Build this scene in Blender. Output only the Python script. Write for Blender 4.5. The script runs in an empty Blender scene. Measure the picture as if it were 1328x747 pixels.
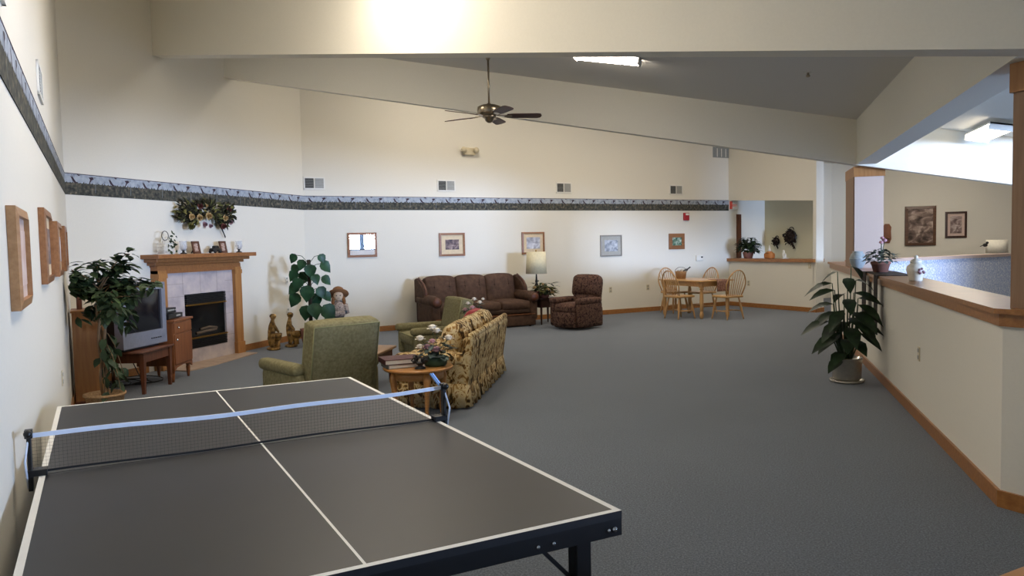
import bpy, bmesh, math, random
from mathutils import Vector, Matrix, Quaternion
R = random.Random(7)
PI = math.pi
S = math.sqrt(.5)
col = bpy.context.scene.collection
sc = bpy.context.scene

# ------------------------------------------------------------------ frames
# World: Y runs along the half wall, X to the right. The left wall and the back wall run at 45 degrees:
# W(r, l) = r metres along the back wall direction, l metres along the left wall direction.
def W(r, l, z=0.): return Vector(((r - l) * S, (r + l) * S, z))
XF, XH, CB, C5, CL = -7.312, 1.37, 13.5165, 12.9754, -.2905     # fireplace wall, half wall, back wall, passage wall, left wall
RZ_BACK, RZ_LEFT, RZ_FIRE, RZ_PASS, RZ_FAR = PI / 4, 3 * PI / 4, PI / 2, -PI / 4, 0.
def face(dx, dy): return math.atan2(dx, -dy)                    # rotation that turns local -Y to (dx, dy)

# ------------------------------------------------------------------ materials
def lin(h):
    h = h.lstrip('#'); o = []
    for i in (0, 2, 4):
        c = int(h[i:i + 2], 16) / 255
        o.append(c / 12.92 if c <= .04045 else ((c + .055) / 1.055) ** 2.4)
    return (*o, 1)
MATS = {}
def base(name, rough=.6, metal=0., spec=.5):
    m = bpy.data.materials.new(name); m.use_nodes = True
    nt = m.node_tree; b = nt.nodes['Principled BSDF']
    b.inputs['Roughness'].default_value = rough; b.inputs['Metallic'].default_value = metal
    b.inputs['Specular IOR Level'].default_value = spec
    MATS[name] = m
    return m, nt, b
def N(nt, t, **k):
    n = nt.nodes.new(t)
    for a, v in k.items(): setattr(n, a, v)
    return n
def ramp(nt, stops, interp='LINEAR'):
    r = N(nt, 'ShaderNodeValToRGB'); r.color_ramp.interpolation = interp
    e = r.color_ramp.elements
    while len(e) < len(stops): e.new(.5)
    for i, (p, c) in enumerate(stops): e[i].position = p; e[i].color = lin(c)
    return r
def coords(nt, scale=(1, 1, 1), rot=(0, 0, 0)):
    tc = N(nt, 'ShaderNodeTexCoord'); mp = N(nt, 'ShaderNodeMapping')
    mp.inputs['Scale'].default_value = scale; mp.inputs['Rotation'].default_value = rot
    nt.links.new(tc.outputs['Object'], mp.inputs['Vector']); return mp.outputs['Vector']
def noise(nt, vec, scale, detail=2., rough=.5):
    n = N(nt, 'ShaderNodeTexNoise'); n.inputs['Scale'].default_value = scale
    n.inputs['Detail'].default_value = detail; n.inputs['Roughness'].default_value = rough
    nt.links.new(vec, n.inputs['Vector']); return n.outputs['Fac']
def bump(nt, b, fac, strength, dist=.01):
    bp = N(nt, 'ShaderNodeBump'); bp.inputs['Strength'].default_value = strength; bp.inputs['Distance'].default_value = dist
    nt.links.new(fac, bp.inputs['Height']); nt.links.new(bp.outputs['Normal'], b.inputs['Normal'])
def plain(name, h, rough=.6, metal=0., spec=.5, var=.06, scale=30., bmp=0.):
    m, nt, b = base(name, rough, metal, spec)
    v = coords(nt); f = noise(nt, v, scale)
    c = lin(h)
    def sh(k): return tuple(min(1, x * k) for x in c[:3]) + (1,)
    r = N(nt, 'ShaderNodeValToRGB'); r.color_ramp.elements[0].position = .3; r.color_ramp.elements[1].position = .7
    r.color_ramp.elements[0].color = sh(1 - var); r.color_ramp.elements[1].color = sh(1 + var)
    nt.links.new(f, r.inputs['Fac']); nt.links.new(r.outputs['Color'], b.inputs['Base Color'])
    if bmp: bump(nt, b, f, bmp)
    return m
def wood(name, c1, c2, rough=.4, axis='z', sc_=18., spec=.5):
    m, nt, b = base(name, rough, 0, spec)
    k = {'x': (1, 14, 14), 'y': (14, 1, 14), 'z': (14, 14, 1)}[axis]
    v = coords(nt, k); f = noise(nt, v, sc_ / 8, 4, .6)
    r = ramp(nt, [(.3, c1), (.7, c2)])
    nt.links.new(f, r.inputs['Fac']); nt.links.new(r.outputs['Color'], b.inputs['Base Color'])
    bump(nt, b, f, .08, .003)
    return m
def blotch(name, stops, scale, rough=.85, detail=3., bmp=.2, stretch=(1, 1, 1), distort=0.):
    m, nt, b = base(name, rough, 0, .25)
    v = coords(nt, stretch)
    n = N(nt, 'ShaderNodeTexNoise'); n.inputs['Scale'].default_value = scale; n.inputs['Detail'].default_value = detail
    n.inputs['Distortion'].default_value = distort
    nt.links.new(v, n.inputs['Vector'])
    r = ramp(nt, stops); nt.links.new(n.outputs['Fac'], r.inputs['Fac'])
    nt.links.new(r.outputs['Color'], b.inputs['Base Color'])
    if bmp: bump(nt, b, noise(nt, v, 160, 2), bmp, .004)
    return m
def emit(name, h, s):
    m, nt, b = base(name, .5)
    b.inputs['Base Color'].default_value = lin(h)
    b.inputs['Emission Color'].default_value = lin(h); b.inputs['Emission Strength'].default_value = s
    return m
def glass(name, tint='#ffffff', rough=.02, alpha=.25):
    m, nt, b = base(name, rough); b.inputs['Base Color'].default_value = lin(tint); b.inputs['Alpha'].default_value = alpha
    return m
M = MATS
plain('wall_paint', '#dfdacc', .85, var=.012, scale=60, bmp=.04, spec=.2)
plain('ceiling_paint', '#d9d6ce', .9, var=.02, scale=90, bmp=.08, spec=.1)
plain('column_paint', '#c6b3a6', .85, var=.012, scale=60, spec=.2)
plain('beam_paint', '#e8e3d4', .85, var=.012, scale=60, bmp=.04, spec=.2)
plain('alcove_paint', '#cdc4a4', .85, var=.012, scale=60, spec=.2)
def carpet():
    m, nt, b = base('carpet', .95, 0, .1)
    v = coords(nt); f = noise(nt, v, 95, 6, .85); g = noise(nt, v, 1.2, 2)
    r = ramp(nt, [(.36, '#3a4047'), (.5, '#60676f'), (.64, '#8b939b')]); nt.links.new(f, r.inputs['Fac'])
    r2 = ramp(nt, [(.3, '#f6f6f6'), (.7, '#ffffff')]); nt.links.new(g, r2.inputs['Fac'])
    mx = N(nt, 'ShaderNodeMix', data_type='RGBA', blend_type='MULTIPLY'); mx.inputs['Factor'].default_value = 1
    nt.links.new(r.outputs['Color'], mx.inputs['A']); nt.links.new(r2.outputs['Color'], mx.inputs['B'])
    nt.links.new(mx.outputs['Result'], b.inputs['Base Color']); bump(nt, b, f, .5, .006)
    b.inputs['Sheen Weight'].default_value = .5; b.inputs['Sheen Roughness'].default_value = .4; b.inputs['Sheen Tint'].default_value = lin('#c9c9cc')
carpet()
wood('oak_trim', '#8a5a2e', '#a8733e', .3, 'x')
wood('oak_upright', '#92602f', '#ad7a45', .45, 'z')
wood('oak_face', '#82644a', '#94755a', .6, 'z')
wood('oak_mantel', '#80502c', '#9a6638', .4, 'y')
wood('pine', '#ad8150', '#c49b66', .35, 'z')
wood('pine_flat', '#b58a54', '#cba36c', .3, 'x')
wood('maple', '#a8703a', '#c08a4e', .3, 'x')
wood('walnut', '#4c2a1a', '#6a3d26', .4, 'z')
wood('cherry', '#6f3f22', '#8d5630', .4, 'z')
wood('dark_wood', '#2e1a12', '#432619', .35, 'z')
wood('cabinet_wood', '#8c5a2e', '#a3703c', .5, 'z')
wood('frame_oak', '#7a4e2c', '#966740', .4, 'x')
wood('frame_tan', '#94683f', '#b08458', .4, 'x')
wood('frame_dark', '#4a3020', '#6a4a30', .4, 'x')
wood('fan_wood', '#3d2018', '#54302a', .45, 'x')
plain('frame_grey', '#8a857c', .45)
plain('black_metal', '#0b0c0e', .4, var=.02)
plain('black_plastic', '#141518', .45)
plain('black_cord', '#0c0c0d', .6)
plain('table_top', '#222326', .42, var=.05, scale=8, spec=.45)
plain('white_line', '#e8e6df', .6, var=.02)
plain('white_tape', '#dfe6f2', .6, var=.02)
plain('net_string', '#121315', .8)
plain('chrome', '#c8c8c8', .2, 1.)
plain('brass', '#b08a48', .3, 1.)
plain('nickel', '#a79a84', .28, 1.)
plain('white_plastic', '#e3e0d6', .5, var=.02)
plain('beige_plastic', '#c9bd9f', .5, var=.02)
plain('grey_metal', '#8c8f8c', .5)
plain('window_grey', '#3a4046', .5); plain('window_panel', '#8a7868', .6)
plain('vent_dark', '#2a2b28', .8)
plain('vent_mid', '#9a9a94', .6)
plain('red_plastic', '#a8202a', .45)
plain('exit_red', '#e0584a', .5)
plain('blue_strip', '#8fb4e8', .4)
plain('tv_silver', '#7d8290', .4, .1)
plain('tv_dark', '#1b1c22', .5)
plain('screen', '#15171d', .12, var=.02, spec=.6)
plain('fire_glass', '#0b0b0c', .1, var=.02, spec=.6)
plain('firebox_black', '#0e0e0f', .6)
plain('log', '#5a4a38', .9, bmp=.5)
blotch('tile', [(.3, '#a39a9c'), (.5, '#b5aaaa'), (.7, '#c4b8b2')], 6, .4, 4, 0)
blotch('hearth_tile', [(.3, '#a08a78'), (.6, '#b59f8a')], 6, .45, 4, 0)
plain('grout', '#9c928c', .9)
blotch('floral', [(.31, '#2b200f'), (.40, '#563e1e'), (.452, '#94703c'), (.492, '#c2aa78'), (.562, '#cfbd92'), (.615, '#97703a'), (.70, '#553a1a')], 14, .9, 3, .3, (1, 1, .7), 1.0)
blotch('velvet_brown', [(.3, '#412e22'), (.7, '#574032')], 14, .75, 3, .25)
blotch('velvet_dark', [(.3, '#35251b'), (.7, '#453226')], 14, .8, 3, .25)
blotch('mottled_brown', [(.34, '#2a1a15'), (.46, '#46302a'), (.55, '#6d5142'), (.66, '#3a2722')], 22, .85, 4, .3, (1, 1, 1), .8)
blotch('moss_green', [(.3, '#6d6747'), (.7, '#888160')], 40, .9, 4, .35)
plain('piping_green', '#85825a', .8)
blotch('leaf_dark', [(.3, '#182415'), (.7, '#2c3f25')], 12, .45, 2, 0)
blotch('leaf_ficus', [(.3, '#1e2a18'), (.55, '#33442a'), (.75, '#55653c')], 5, .5, 2, 0)
blotch('leaf_mid', [(.3, '#183420'), (.7, '#2a5030')], 9, .4, 2, 0)
blotch('leaf_grey', [(.3, '#3e4a42'), (.7, '#62706a')], 18, .6, 2, 0)
blotch('leaf_olive', [(.3, '#33361c'), (.55, '#5a5a2e'), (.75, '#82713a')], 10, .7, 2, 0)
plain('petal_white', '#e4ddd0', .6)
plain('petal_pink', '#c99aa0', .6)
plain('petal_mauve', '#8b6a74', .7)
plain('petal_tan', '#b79a68', .7)
plain('petal_red', '#5c2824', .7)
plain('bark', '#7d6347', .9, bmp=.5)
plain('moss_pole', '#2c2418', .95, bmp=.6)
plain('soil', '#2a1e15', .95, bmp=.5)
plain('stem_green', '#33482a', .6)
blotch('basket', [(.35, '#8d6c4b'), (.65, '#bb9970')], 60, .8, 2, .6, (1, 1, 4))
plain('silver_pot', '#bdb7aa', .22, .55)
plain('clay', '#8a5b4c', .8)
plain('clay_orange', '#b5743c', .8)
plain('ceramic_white', '#d8d3c4', .25)
plain('ceramic_blue', '#8f9a9c', .3)
plain('green_pot', '#2f4a34', .4)
blotch('gold_resin', [(.35, '#3f2c14'), (.55, '#8c6a34'), (.7, '#b5935a')], 14, .5, 3, .2)
plain('straw', '#7d5430', .85, bmp=.5)
plain('doll_skin', '#d9c0a4', .7)
blotch('doll_plaid', [(.4, '#8d8078'), (.55, '#b9aaa0'), (.65, '#6d5f5e')], 30, .9, 2, 0)
plain('denim', '#39424f', .9)
plain('shade_cloth', '#d8cdaa', .8)
plain('shade_white', '#e2ddcc', .8)
plain('book_maroon', '#4e2626', .55)
plain('book_tan', '#8d6f52', .6)
plain('paper', '#e2ded2', .8)
plain('cover_black', '#1c1a1a', .5)
plain('cloth_red', '#9a3a3a', .9)
blotch('cloth_brown', [(.4, '#6a4a40'), (.6, '#927264')], 40, .9, 2, 0)
blotch('runner', [(.4, '#191411'), (.55, '#3a302a'), (.65, '#211b19')], 30, .9, 2, 0)
plain('bottle', '#1c1418', .15)
plain('dark_iron', '#15120f', .5)
blotch('swag_dark', [(.3, '#15140c'), (.7, '#2c2a18')], 20, .9, 2, 0)
blotch('wreath_dark', [(.35, '#1a1612'), (.65, '#3c2c22')], 18, .9, 2, 0)
plain('mirror', '#ffffff', 0., 1., var=0.)
plain('mat_cream', '#d6c3a2', .8)
plain('mat_grey', '#a7a69e', .8)
plain('mat_pink', '#c9b2a4', .8)
def print_mat(name, stops, scale):
    return blotch(name, stops, scale, .5, 5, 0, (1, 1, 1.4), .6)
print_mat('print_barn', [(.35, '#3f343c'), (.5, '#6d5a58'), (.65, '#a9958e')], 9)
print_mat('print_snow', [(.35, '#8b8d98'), (.5, '#b6b9c6'), (.65, '#dfe2ea')], 7)
print_mat('print_lake', [(.35, '#7c828a'), (.5, '#a8b0ba'), (.65, '#c9cdd2')], 12)
print_mat('print_round', [(.35, '#35503e'), (.5, '#71907a'), (.65, '#c5cdbd')], 14)
print_mat('print_villa', [(.35, '#3d3027'), (.5, '#77645a'), (.65, '#b9a596')], 5)
print_mat('print_villa_small', [(.35, '#5d4c48'), (.5, '#93807a'), (.65, '#c6b6ae')], 8)
print_mat('print_pale', [(.35, '#b99e92'), (.5, '#cdb5aa'), (.65, '#dccac0')], 4)
print_mat('print_photo', [(.35, '#6a4f48'), (.5, '#b59a8c'), (.65, '#d9c9b8')], 40)
blotch('border_sky', [(.30, '#6a7078'), (.42, '#949ca6'), (.65, '#abb1b8')], 14, .85, 4, 0)
blotch('border_marsh', [(.32, '#2b2d2b'), (.48, '#454640'), (.60, '#5a564a'), (.72, '#857b6a')], 22, .85, 5, 0)
plain('border_bird', '#33222e', .8, var=.2)
plain('border_reed', '#7d8488', .8)
def glitter():
    m, nt, b = base('glitter_wall', .7, 0, .3)
    v = coords(nt)
    vo = N(nt, 'ShaderNodeTexVoronoi'); vo.inputs['Scale'].default_value = 24; nt.links.new(v, vo.inputs['Vector'])
    f = noise(nt, v, 30, 4, .8)
    r = ramp(nt, [(.38, '#b4bfdc'), (.52, '#d6dcec'), (.62, '#ffffff')]); nt.links.new(f, r.inputs['Fac'])
    nt.links.new(r.outputs['Color'], b.inputs['Base Color']); bump(nt, b, f, .7, .02)
glitter()
emit('lamp_tube', '#fff2e1', 47.); emit('lamp_tube_soft', '#fff0d8', 12.); emit('lamp_tube_mid', '#fff6ea', 25.)

# ------------------------------------------------------------------ mesh builder
class MB:
    def __init__(s): s.v = []; s.f = []; s.m = []; s.sm = []
    def add(s, vs, fs, mi=0, smooth=False, mat=None):
        o = len(s.v)
        for p in vs:
            p = Vector(p); s.v.append(mat @ p if mat else p)
        for f in fs: s.f.append([i + o for i in f]); s.m.append(mi); s.sm.append(smooth)
        return s
    def box(s, c, d, mi=0, rz=0., mat=None):
        x, y, z = (k / 2 for k in d)
        vs = [(-x, -y, -z), (x, -y, -z), (x, y, -z), (-x, y, -z), (-x, -y, z), (x, -y, z), (x, y, z), (-x, y, z)]
        fs = [(3, 2, 1, 0), (4, 5, 6, 7), (0, 1, 5, 4), (1, 2, 6, 5), (2, 3, 7, 6), (3, 0, 4, 7)]
        m = Matrix.Translation(c) @ Matrix.Rotation(rz, 4, 'Z')
        if mat: m = mat @ m
        return s.add(vs, fs, mi, False, m)
    def bar(s, a, b, w, t, mi=0, up=(0, 0, 1)):
        a = Vector(a); b = Vector(b); d = (b - a); L = d.length; d.normalize()
        u = Vector(up)
        if abs(u.dot(d)) > .99: u = Vector((1, 0, 0))
        sd = d.cross(u).normalized(); u = sd.cross(d)
        m = Matrix((sd, d, u)).transposed().to_4x4(); m.translation = (a + b) / 2
        return s.box((0, 0, 0), (w, L, t), mi, 0, m)
    def cushion(s, c, d, r=.05, bulge=(.0, .0, .0), mi=0, n=8, mat=None):
        h = Vector(d) / 2; r = min(r, *h)
        vs = []; fs = []; idx = {}
        def key(p): return tuple(round(k, 5) for k in p)
        for ax in range(3):
            for sg in (-1, 1):
                a1, a2 = (ax + 1) % 3, (ax + 2) % 3
                g = []
                for i in range(n + 1):
                    row = []
                    for j in range(n + 1):
                        q = [0, 0, 0]; q[ax] = sg
                        # denser near edges
                        q[a1] = math.sin((i / n * 2 - 1) * PI / 2); q[a2] = math.sin((j / n * 2 - 1) * PI / 2)
                        k = key(q)
                        if k not in idx:
                            p = Vector([q[t] * h[t] for t in range(3)])
                            inner = Vector([max(-(h[t] - r), min(h[t] - r, p[t])) for t in range(3)])
                            dv = p - inner
                            if dv.length > 1e-9: p = inner + dv.normalized() * r
                            for t in range(3):
                                o1, o2 = (t + 1) % 3, (t + 2) % 3
                                p[t] += bulge[t] * q[t] * (1 - q[o1] ** 2) * (1 - q[o2] ** 2)
                            idx[k] = len(vs); vs.append(p)
                        row.append(idx[k])
                    g.append(row)
                for i in range(n):
                    for j in range(n):
                        f = [g[i][j], g[i + 1][j], g[i + 1][j + 1], g[i][j + 1]]
                        if sg < 0: f.reverse()
                        fs.append(f)
        m = Matrix.Translation(c)
        if mat: m = mat @ m
        return s.add(vs, fs, mi, True, m)
    def lathe(s, prof, c=(0, 0, 0), n=20, mi=0, mat=None, smooth=True):
        vs = []; fs = []
        for (r, z) in prof:
            for i in range(n):
                a = 2 * PI * i / n; vs.append((r * math.cos(a), r * math.sin(a), z))
        for k in range(len(prof) - 1):
            for i in range(n):
                j = (i + 1) % n
                fs.append((k * n + i, k * n + j, (k + 1) * n + j, (k + 1) * n + i))
        fs.append(tuple(reversed(range(n)))); fs.append(tuple(range((len(prof) - 1) * n, len(prof) * n)))
        m = Matrix.Translation(c)
        if mat: m = mat @ m
        return s.add(vs, fs, mi, smooth, m)
    def tube(s, pts, r, n=8, mi=0, close=False):
        pts = [Vector(p) for p in pts]; rs = r if isinstance(r, (list, tuple)) else [r] * len(pts)
        vs = []; fs = []; k = len(pts)
        prev = None
        for i, p in enumerate(pts):
            if close: d = pts[(i + 1) % k] - pts[i - 1]
            else: d = pts[min(i + 1, k - 1)] - pts[max(i - 1, 0)]
            d.normalize()
            if prev is None:
                u = Vector((0, 0, 1)) if abs(d.z) < .9 else Vector((1, 0, 0))
                a = d.cross(u).normalized()
            else:
                a = (prev - d * prev.dot(d)).normalized()
            b = d.cross(a); prev = a
            for j in range(n):
                t = 2 * PI * j / n; vs.append(p + (a * math.cos(t) + b * math.sin(t)) * rs[i])
        for i in range(k if close else k - 1):
            for j in range(n):
                q = (j + 1) % n; i2 = (i + 1) % k
                fs.append((i * n + j, i * n + q, i2 * n + q, i2 * n + j))
        if not close:
            fs.append(tuple(reversed(range(n)))); fs.append(tuple(range((k - 1) * n, k * n)))
        return s.add(vs, fs, mi, True)
    def prism(s, poly, z0, z1, mi=0, mat=None, smooth=False):
        n = len(poly)
        f0 = z0 if callable(z0) else (lambda x, y: z0); f1 = z1 if callable(z1) else (lambda x, y: z1)
        vs = [(x, y, f0(x, y)) for x, y in poly] + [(x, y, f1(x, y)) for x, y in poly]
        fs = [tuple(reversed(range(n))), tuple(range(n, 2 * n))] + [(i, (i + 1) % n, n + (i + 1) % n, n + i) for i in range(n)]
        return s.add(vs, fs, mi, smooth, mat)
    def quad(s, p, mi=0): return s.add(p, [tuple(range(len(p)))], mi)
    def ball(s, c, r, mi=0, n=10, sq=(1, 1, 1)):
        pr = [(max(1e-4, math.sin(PI * i / n)), -math.cos(PI * i / n)) for i in range(n + 1)]
        return s.lathe(pr, (0, 0, 0), n + 2, mi, Matrix.Translation(c) @ Matrix.Diagonal((r * sq[0], r * sq[1], r * sq[2], 1)))
    def leaf(s, p, d, up, L, w, droop=.25, mi=0, heart=False):
        p = Vector(p); d = Vector(d).normalized(); up = Vector(up)
        sd = d.cross(up)
        if sd.length < 1e-3: sd = d.cross(Vector((1, 0, .2)))
        sd.normalize(); up = sd.cross(d).normalized()
        st = [(0, .03), (.12, .75), (.35, 1.), (.62, .75), (.85, .3), (1, .0)] if heart else [(0, .05), (.25, .8), (.5, 1.), (.75, .65), (1, 0.)]
        vs = []; fs = []
        for t, k in st:
            c = p + d * (L * t) - up * (droop * L * t * t)
            vs += [c + sd * (w / 2 * k) + up * (w * .1 * k), c, c - sd * (w / 2 * k) + up * (w * .1 * k)]
        for i in range(len(st) - 1):
            a = i * 3
            fs += [(a, a + 1, a + 4, a + 3), (a + 1, a + 2, a + 5, a + 4)]
        return s.add(vs, fs, mi, True)
    def build(s, name, mats, parent=None, bevel=0., recalc=True):
        me = bpy.data.meshes.new(name); me.from_pydata([tuple(v) for v in s.v], [], s.f); me.validate()
        if not isinstance(mats, (list, tuple)): mats = [mats]
        for m in mats: me.materials.append(MATS[m])
        if len(me.polygons) == len(s.f):
            me.polygons.foreach_set('material_index', s.m); me.polygons.foreach_set('use_smooth', s.sm)
        o = bpy.data.objects.new(name, me); col.objects.link(o)
        if parent: o.parent = parent
        if bevel:
            bm = bmesh.new(); bm.from_mesh(me)
            es = [e for e in bm.edges if len(e.link_faces) == 2 and e.calc_face_angle(0) > .6]
            bmesh.ops.bevel(bm, geom=es, offset=bevel, segments=2, affect='EDGES', profile=.5)
            bm.to_mesh(me); bm.free()
        me.update(); return o

def thing(name, label, cat, loc, rz=0., group=None):
    o = bpy.data.objects.new(name, None); col.objects.link(o); o.location = loc; o.rotation_euler = (0, 0, rz)
    o.empty_display_size = .1
    return tag(o, label, cat, group)
def tag(o, label, cat, group=None):
    o['label'] = label; o['category'] = cat
    if group: o['group'] = group
    return o
def struct(name, mb, m, label=None):
    o = mb.build(name, m); o['kind'] = 'structure'
    if label: o['label'] = label
    return o
def place(o, loc, rz=0.): o.location = loc; o.rotation_euler = (0, 0, rz); return o
def copy_tree(o, parent=None):
    c = o.copy(); col.objects.link(c)
    if parent: c.parent = parent
    for ch in [x for x in bpy.data.objects if x.parent == o]: copy_tree(ch, c)
    return c
def skin(name, pts, edges, radii, m, parent=None, sub=2):
    me = bpy.data.meshes.new(name); me.from_pydata(pts, edges, []); o = bpy.data.objects.new(name, me); col.objects.link(o)
    md = o.modifiers.new('s', 'SKIN'); md.use_smooth_shade = True
    for i, v in enumerate(me.skin_vertices[0].data):
        v.radius = (radii[i], radii[i]); v.use_root = (i == 0)
    if sub: o.modifiers.new('u', 'SUBSURF').levels = sub
    dg = bpy.context.evaluated_depsgraph_get(); me2 = bpy.data.meshes.new_from_object(o.evaluated_get(dg))
    o.modifiers.clear(); o.data = me2
    me2.materials.clear(); me2.materials.append(MATS[m])
    for p in me2.polygons: p.use_smooth = True
    if parent: o.parent = parent
    return o

# ------------------------------------------------------------------ the room
CEIL0, SL = 3.05, .1835
def cz(x, y=0, off=0.): return CEIL0 + off + (XH - x) * SL
def b1(x): return 4.58 + .438 * (1.316 - x)                    # front line of the near beam
def b2(x): return 10.95 + (x - XH) * .135 if x < XH else 10.95 + (x - XH) * .02  # front line of the second beam
mb = MB(); mb.prism([(-9, -8), (16, -8), (16, 23), (-9, 23)], -.1, 0.); struct('floor', mb, 'carpet')

def wall_rl(name, r0, r1, l0, l1, z0=0., z1=6.2, m='wall_paint'):
    mb = MB(); mb.prism([tuple(W(a, b).xy) for a, b in ((r0, l0), (r1, l0), (r1, l1), (r0, l1))], z0, z1); return struct(name, mb, m)
def wall_xy(name, x0, x1, y0, y1, z0=0., z1=6.2, m='wall_paint'):
    mb = MB(); mb.prism([(x0, y0), (x1, y0), (x1, y1), (x0, y1)], z0, z1); return struct(name, mb, m)
YL = CL / S - XF            # corner left wall / fireplace wall
YB = CB / S + XF            # corner fireplace wall / back wall
wall_rl('wall_left', CL - .2, CL, -6.2, (YL - XF) * S + .0)
wall_xy('wall_fireplace', XF - .2, XF, YL - .1, YB + .1)
wall_rl('wall_back', (XF + YB) * S - .02, C5 + 4., CB, CB + .2)
# passage wall: low wall, header with a slightly falling lower edge, jamb
def rl_prism(mb, r0, r1, l0, l1, z0, z1, mi=0):
    mb.prism([tuple(W(a, b).xy) for a, b in ((r0, l0), (r1, l0), (r1, l1), (r0, l1))], z0, z1, mi)
LE = 11.09                   # right end of passage wall
mb = MB()
rl_prism(mb, C5, C5 + .22, LE, CB - .001, 0, 1.03)
zs = lambda x, y: 2.30 + ((y - x) * S - LE) / (CB - LE) * .14
mb.prism([tuple(W(a, b).xy) for a, b in ((C5, LE + .02), (C5 + .22, LE + .02), (C5 + .22, CB - .001), (C5, CB - .001))], zs, 6.2)
rl_prism(mb, C5, C5 + .22, LE - .06, LE + .02, 0, 6.2)
struct('wall_passage', mb, 'wall_paint')
mb = MB(); rl_prism(mb, C5 - .07, C5 + .27, LE - .04, CB + .2 - .001, 1.03, 1.10)
o = struct('trim_1', mb, 'oak_trim')
# alcove behind the passage wall
mb = MB(); rl_prism(mb, C5 + 1.15, C5 + 1.3, 12.04, CB - .001, 0, 6.2); struct('wall_alcove', mb, 'alcove_paint')
mb = MB(); mb.prism([tuple(W(a, b).xy) for a, b in ((C5 + .22, LE), (C5 + 1.15, 12.04), (C5 + 1.15, CB), (C5 + .22, CB))], 2.46, 2.54); struct('ceiling_alcove', mb, 'ceiling_paint')
mb = MB()
rl_prism(mb, C5 + .235, C5 + .36, CB - .035, CB - .002, 0, 2.12); struct('door_1', mb, 'walnut')
# far wall beyond, outer shell, daylight blocker
wall_xy('wall_far', -1.5, 15, 21.2, 21.4)
wall_xy('wall_right', 15, 15.2, -4, 21.4)
wall_rl('wall_daylight_block', 14.2, 21, 5.0, 5.15)  # added wall out of view, keeps window daylight off the far wall
# window wall behind the camera, with a window opening
WD = -6.0
wr0, wr1, wz0, wz1 = 9.3, 13.2, 1.0, 2.62
mb = MB()
rl_prism(mb, CL - .2, wr0, WD - .2, WD, 0, 6.2); rl_prism(mb, wr1, 20, WD - .2, WD, 0, 6.2)
rl_prism(mb, wr0, wr1, WD - .2, WD, 0, wz0); rl_prism(mb, wr0, wr1, WD - .2, WD, wz1, 6.2)
struct('wall_window', mb, 'wall_paint')
mb = MB()
for r, hw_ in ((wr0 + .04, .06), (10.24, .1), (11.22, .06), (12.2, .06), (wr1 - .04, .06)): rl_prism(mb, r - hw_, r + hw_, WD - .1, WD - .02, wz0, wz1)
for z in (wz0, 1.40, wz1 - .06): rl_prism(mb, wr0, wr1, WD - .1, WD - .02, z, z + .06)
rl_prism(mb, wr0 - .05, wr1 + .05, WD - .1, WD + .06, wz0 - .04, wz0)
rl_prism(mb, wr0, 11.1, WD - .13, WD - .01, wz0, 1.41, 1)
struct('window_1', mb, ['window_grey', 'window_panel'])

# half wall on the right, its turn, ledges
HWE = 14.0; HW0 = 4.90; T = .24
d = Vector((S, -S))         # direction of the turned part
nx = Vector((S, S))         # its far side
P0 = Vector((XH, HW0)); L2 = 8.5
P1 = P0 + d * L2
k = T * math.tan(PI / 8)
inner = Vector((XH + T, HW0 + T * (math.sqrt(2) - 1)))
inner = Vector((XH + T, HW0 + k))
def hw_poly(o):             # outline offset outward by o
    a = Vector((XH - o, HW0 - o * math.tan(PI / 8))); b = a + d * L2
    c2 = Vector((XH + T + o, HW0 + (T + o) * math.tan(PI / 8))); c3 = c2 + d * L2
    return [(XH - o, HWE + o), tuple(a), tuple(b), tuple(c3), tuple(c2), (XH + T + o, HWE + o)]
def two(mb, o, z0, z1, mi=0):
    p = hw_poly(o)
    mb.prism([p[0], p[1], p[4], p[5]], z0, z1, mi); mb.prism([p[1], p[2], p[3], p[4]], z0, z1, mi)
mb = MB(); two(mb, 0, 0, 1.04); struct('wall_half', mb, 'wall_paint')
mb = MB(); two(mb, .022, 1.025, 1.095); two(mb, .05, 1.095, 1.125); struct('trim_2', mb, 'oak_trim')
# stair back wall with light ledge
mb = MB(); rl_prism(mb, 12.4, 21, 9.62, 9.8, 0, 1.05); struct('wall_stair', mb, 'glitter_wall')
mb = MB(); rl_prism(mb, 12.35, 21, 9.57, 9.85, 1.05, 1.11); struct('trim_3', mb, 'mat_pink')
mb = MB(); mb.prism([(1.40, HWE), (1.61, HWE), (2.12, 15.62), (1.93, 15.66)], 0, 1.05); struct('wall_gap_block', mb, 'wall_paint')  # hidden low wall added to stop daylight streaking across the carpet
# columns standing on the half wall
ZC = 2.47
def column(name, x0, x1, y0, y1, zt, trim):
    mb = MB(); mb.box(((x0 + x1) / 2, (y0 + y1) / 2, (1.12 + zt) / 2), (x1 - x0, y1 - y0, zt - 1.12)); struct(name, mb, 'column_paint')
    mb = MB()
    mb.box((x0 - .006, (y0 + y1) / 2, (1.1 + zt - .13) / 2), (.012, y1 - y0 - .02, zt - 1.1 - .13), 1)
    mb.box(((x0 + x1) / 2, (y0 + y1) / 2, zt - .07), (x1 - x0 + .03, y1 - y0 + .04, .135), 0)
    struct(trim, mb, ['oak_upright', 'oak_face'])
column('wall_column', XH, XH + .35, 11.1, 11.95, ZC - .01, 'trim_4')
mb = MB(); mb.prism([(1.41, 4.92), (1.50, 4.80), (1.74, 5.0), (1.62, 5.18)], 1.12, ZC)
struct('wall_post', mb, 'oak_face')
mb = MB(); mb.prism([(1.39, 4.92), (1.50, 4.77), (1.77, 5.0), (1.62, 5.21)], ZC - .16, ZC - .002)
struct('trim_5', mb, 'oak_upright')

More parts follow.
